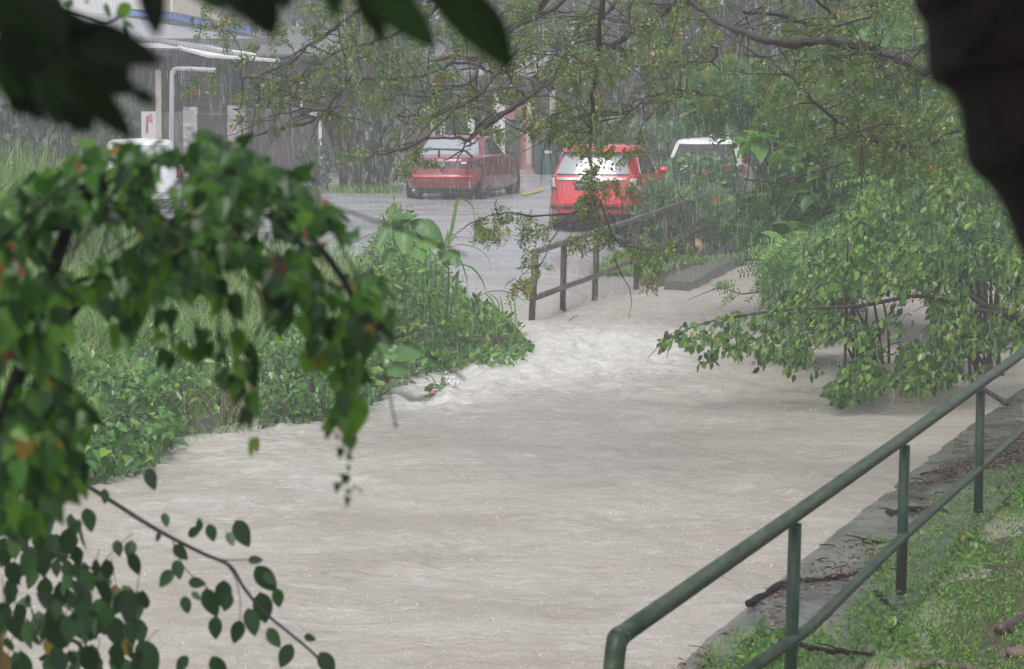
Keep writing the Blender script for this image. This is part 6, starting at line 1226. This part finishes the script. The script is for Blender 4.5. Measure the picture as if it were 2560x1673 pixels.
# black trunk at the right; unseen crown overhead made dense for foreground shade
bt2 = thing('shade_tree', 'near black tree trunk leaning down the right edge, close to the camera', 'tree', (1.1, 3.4, -.1))
edge = [(2190, -1100), (2215, -600), (2250, -260), (2284, 0), (2312, 60), (2318, 110), (2322, 170), (2332, 205), (2370, 225), (2405, 290), (2418, 400), (2445, 440), (2475, 470), (2515, 530), (2560, 640), (2650, 800), (2760, 1100), (2880, 1600)]
YT2 = 3.1; vs = []; K = 28; e3 = [A(x, y, YT2) for x, y in edge]; rings = []
e3 = smoothline(e3, 4)
for i, p in enumerate(e3):
    R = .20 + .006 * math.sin(i * .9); d = (e3[min(i + 1, len(e3) - 1)] - e3[max(i - 1, 0)]).normalized(); perp = Vector((-d.z, 0, d.x)); perp = perp if perp.x > 0 else -perp
    c = p + perp * R + Vector((0, 0, 0)); 
    for j in range(K):
        a = 2 * math.pi * j / K; rr = R * (1 + .10 * (float(fbm(np.array(j * .55), np.array(i * .35), 3, 12)) - .45) * (0 if 12 < j < 16 else 1)); vs.append(c + perp * math.cos(a) * rr + Vector((0, 1, 0)) * math.sin(a) * rr)
nE = len(e3); mb = MB(); mb.add(vs, [(i * K + j, i * K + (j + 1) % K, (i + 1) * K + (j + 1) % K, (i + 1) * K + j) for i in range(nE - 1) for j in range(K)])
mb.tube(smoothline([e3[0] + Vector((.15, 0, -.1)), e3[0] + Vector((-.05, -.2, .6)), Vector((-.4, 1.8, 5.0)), Vector((-1.8, 1.5, 5.6))], 4), np.linspace(.16, .05, 13), 10)
mb.tube(smoothline([e3[0] + Vector((.15, 0, -.1)), e3[0] + Vector((.2, .4, .8)), Vector((.6, 4.2, 5.6)), Vector((.2, 6.5, 6.6))], 4), np.linspace(.14, .04, 13), 10)
mb.build('trunk', M['bark_dark'], bt2, True)
n = 12000; th = RNG.uniform(0, 6.283, n); rr = np.sqrt(RNG.random(n)); pos = np.stack([.2 + 6.2 * rr * np.cos(th), 2.0 + 5.8 * rr * np.sin(th), 5.3 + RNG.uniform(0, 1.8, n)], -1)
pos[:, 2] += .12 * np.maximum(pos[:, 1] - 2, 0)
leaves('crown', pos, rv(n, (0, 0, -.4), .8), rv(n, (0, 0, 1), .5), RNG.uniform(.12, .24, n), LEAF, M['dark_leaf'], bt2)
# ------------------------------------------------------------------ rain, splashes
def rainm(name, c, a):
    m, n, b = mat(name); b.inputs['Base Color'].default_value = (*c, 1); setp(b, rough=.3); b.inputs['Alpha'].default_value = a; MATS[name] = m; return m
rainm('rain_drop', (.85, .87, .9), .38); rainm('splash', (.85, .86, .88), .65)
n = 20000; px = RNG.uniform(-350, 2900, n); py = RNG.uniform(-200, 1000, n); Y = 19 + 41 * RNG.random(n) ** .7; c = Anp(px, py, Y); k_ = c[:, 2] > .25; c = c[k_]; Y = Y[k_]; n = len(c)
L = RNG.uniform(.05, .16, n); wd = RNG.uniform(.0007, .0015, n) * np.clip(Y[:n] / 30, .6, 1.3); dirn = np.array([.035, 0, -1.0]); V = np.zeros((n, 8, 3))
for k, (a, b_) in enumerate([(-1, -.5), (1, -.5), (.6, .8), (-.6, .8)]):
    V[:, k] = c + np.stack([a * wd, b_ * wd, 0 * wd], -1) ; V[:, 4 + k] = c + np.stack([a * wd, b_ * wd, 0 * wd], -1) + dirn * L[:, None]
qd = np.array([(0, 1, 5, 4), (1, 2, 6, 5), (2, 3, 7, 6), (3, 0, 4, 7)]); Q_ = (qd[None] + (np.arange(n) * 8)[:, None, None]).reshape(-1, 4)
o = quadmesh('rain', V.reshape(-1, 3), Q_, None, M['rain_drop']); tag(o, 'heavy rain falling across the whole view', 'rain'); kind(o, 'stuff')
def drops(name, c, r, m, label):
    n = len(c); T = np.array([(1, 0, 0), (0, 1, 0), (-1, 0, 0), (0, -1, 0), (0, 0, 1.3), (0, 0, -1)]); r = r[:, None, None]
    V = c[:, None, :] + T[None] * r; q = np.array([(0, 1, 4, 4)]); F = [(0, 1, 4), (1, 2, 4), (2, 3, 4), (3, 0, 4), (1, 0, 5), (2, 1, 5), (3, 2, 5), (0, 3, 5)]
    me = bpy.data.meshes.new(name); F = np.array(F); FF = (F[None] + (np.arange(n) * 6)[:, None, None]).reshape(-1, 3)
    me.vertices.add(n * 6); me.vertices.foreach_set('co', V.astype(np.float32).ravel()); me.loops.add(len(FF) * 3); me.loops.foreach_set('vertex_index', FF.astype(np.int32).ravel())
    me.polygons.add(len(FF)); me.polygons.foreach_set('loop_start', np.arange(0, len(FF) * 3, 3, dtype=np.int32)); me.polygons.foreach_set('loop_total', np.full(len(FF), 3, np.int32)); me.update(calc_edges=True)
    o = finish(name, me, m, None, True); tag(o, label, 'splashes'); return kind(o, 'stuff')
n = 9000; px = RNG.uniform(-200, 2800, n); py = 1700 - 1000 * RNG.random(n) ** 1.0; v = (836.5 - py) / FPX; dy = _ct + v * _st; dz = -_st + v * _ct; t = -HC / dz
c = np.stack([(px - 1280) / FPX * t, dy * t, np.zeros(n)], -1); c[:, 2] = RNG.uniform(.0, .04, n) ** 1; k = c[:, 1] < 41; c = c[k]; n = len(c)
g = gheight(c[:, 0], c[:, 1]); c = c[g < -.05]; n = len(c)
drops('rain_splashes', c + np.array([0, 0, .025]), RNG.uniform(.002, .0055, n) * (1 + (RNG.random(n) > .96) * .8), M['splash'], 'tiny white splashes of raindrops hitting the flood water')
n = 9000; X = RNG.uniform(-9, 3.6, n); Yr = RNG.uniform(41, 68, n); c = np.stack([X, Yr, roadz(Yr) + RNG.random(n) ** 2.5 * .22 + .01], -1)
drops('road_splashes', c, RNG.uniform(.002, .006, n), M['splash'], 'fine spray of rain bouncing off the wet road')
# ------------------------------------------------------------------ haze
m = bpy.data.materials.new('haze'); m.use_nodes = True; nn_ = m.node_tree; nn_.nodes.clear(); pv = nn_.nodes.new('ShaderNodeVolumePrincipled'); ou = nn_.nodes.new('ShaderNodeOutputMaterial')
pv.inputs['Color'].default_value = (.93, .94, .97, 1); pv.inputs['Density'].default_value = HAZE; pv.inputs['Anisotropy'].default_value = .1; nn_.links.new(pv.outputs[0], ou.inputs['Volume'])
o = MB().box((-170, -45, -2.2), (170, 430, 13)).build('haze', m); kind(o, 'stuff'); o['label'] = 'pale rain haze filling the air'; o['category'] = 'haze'
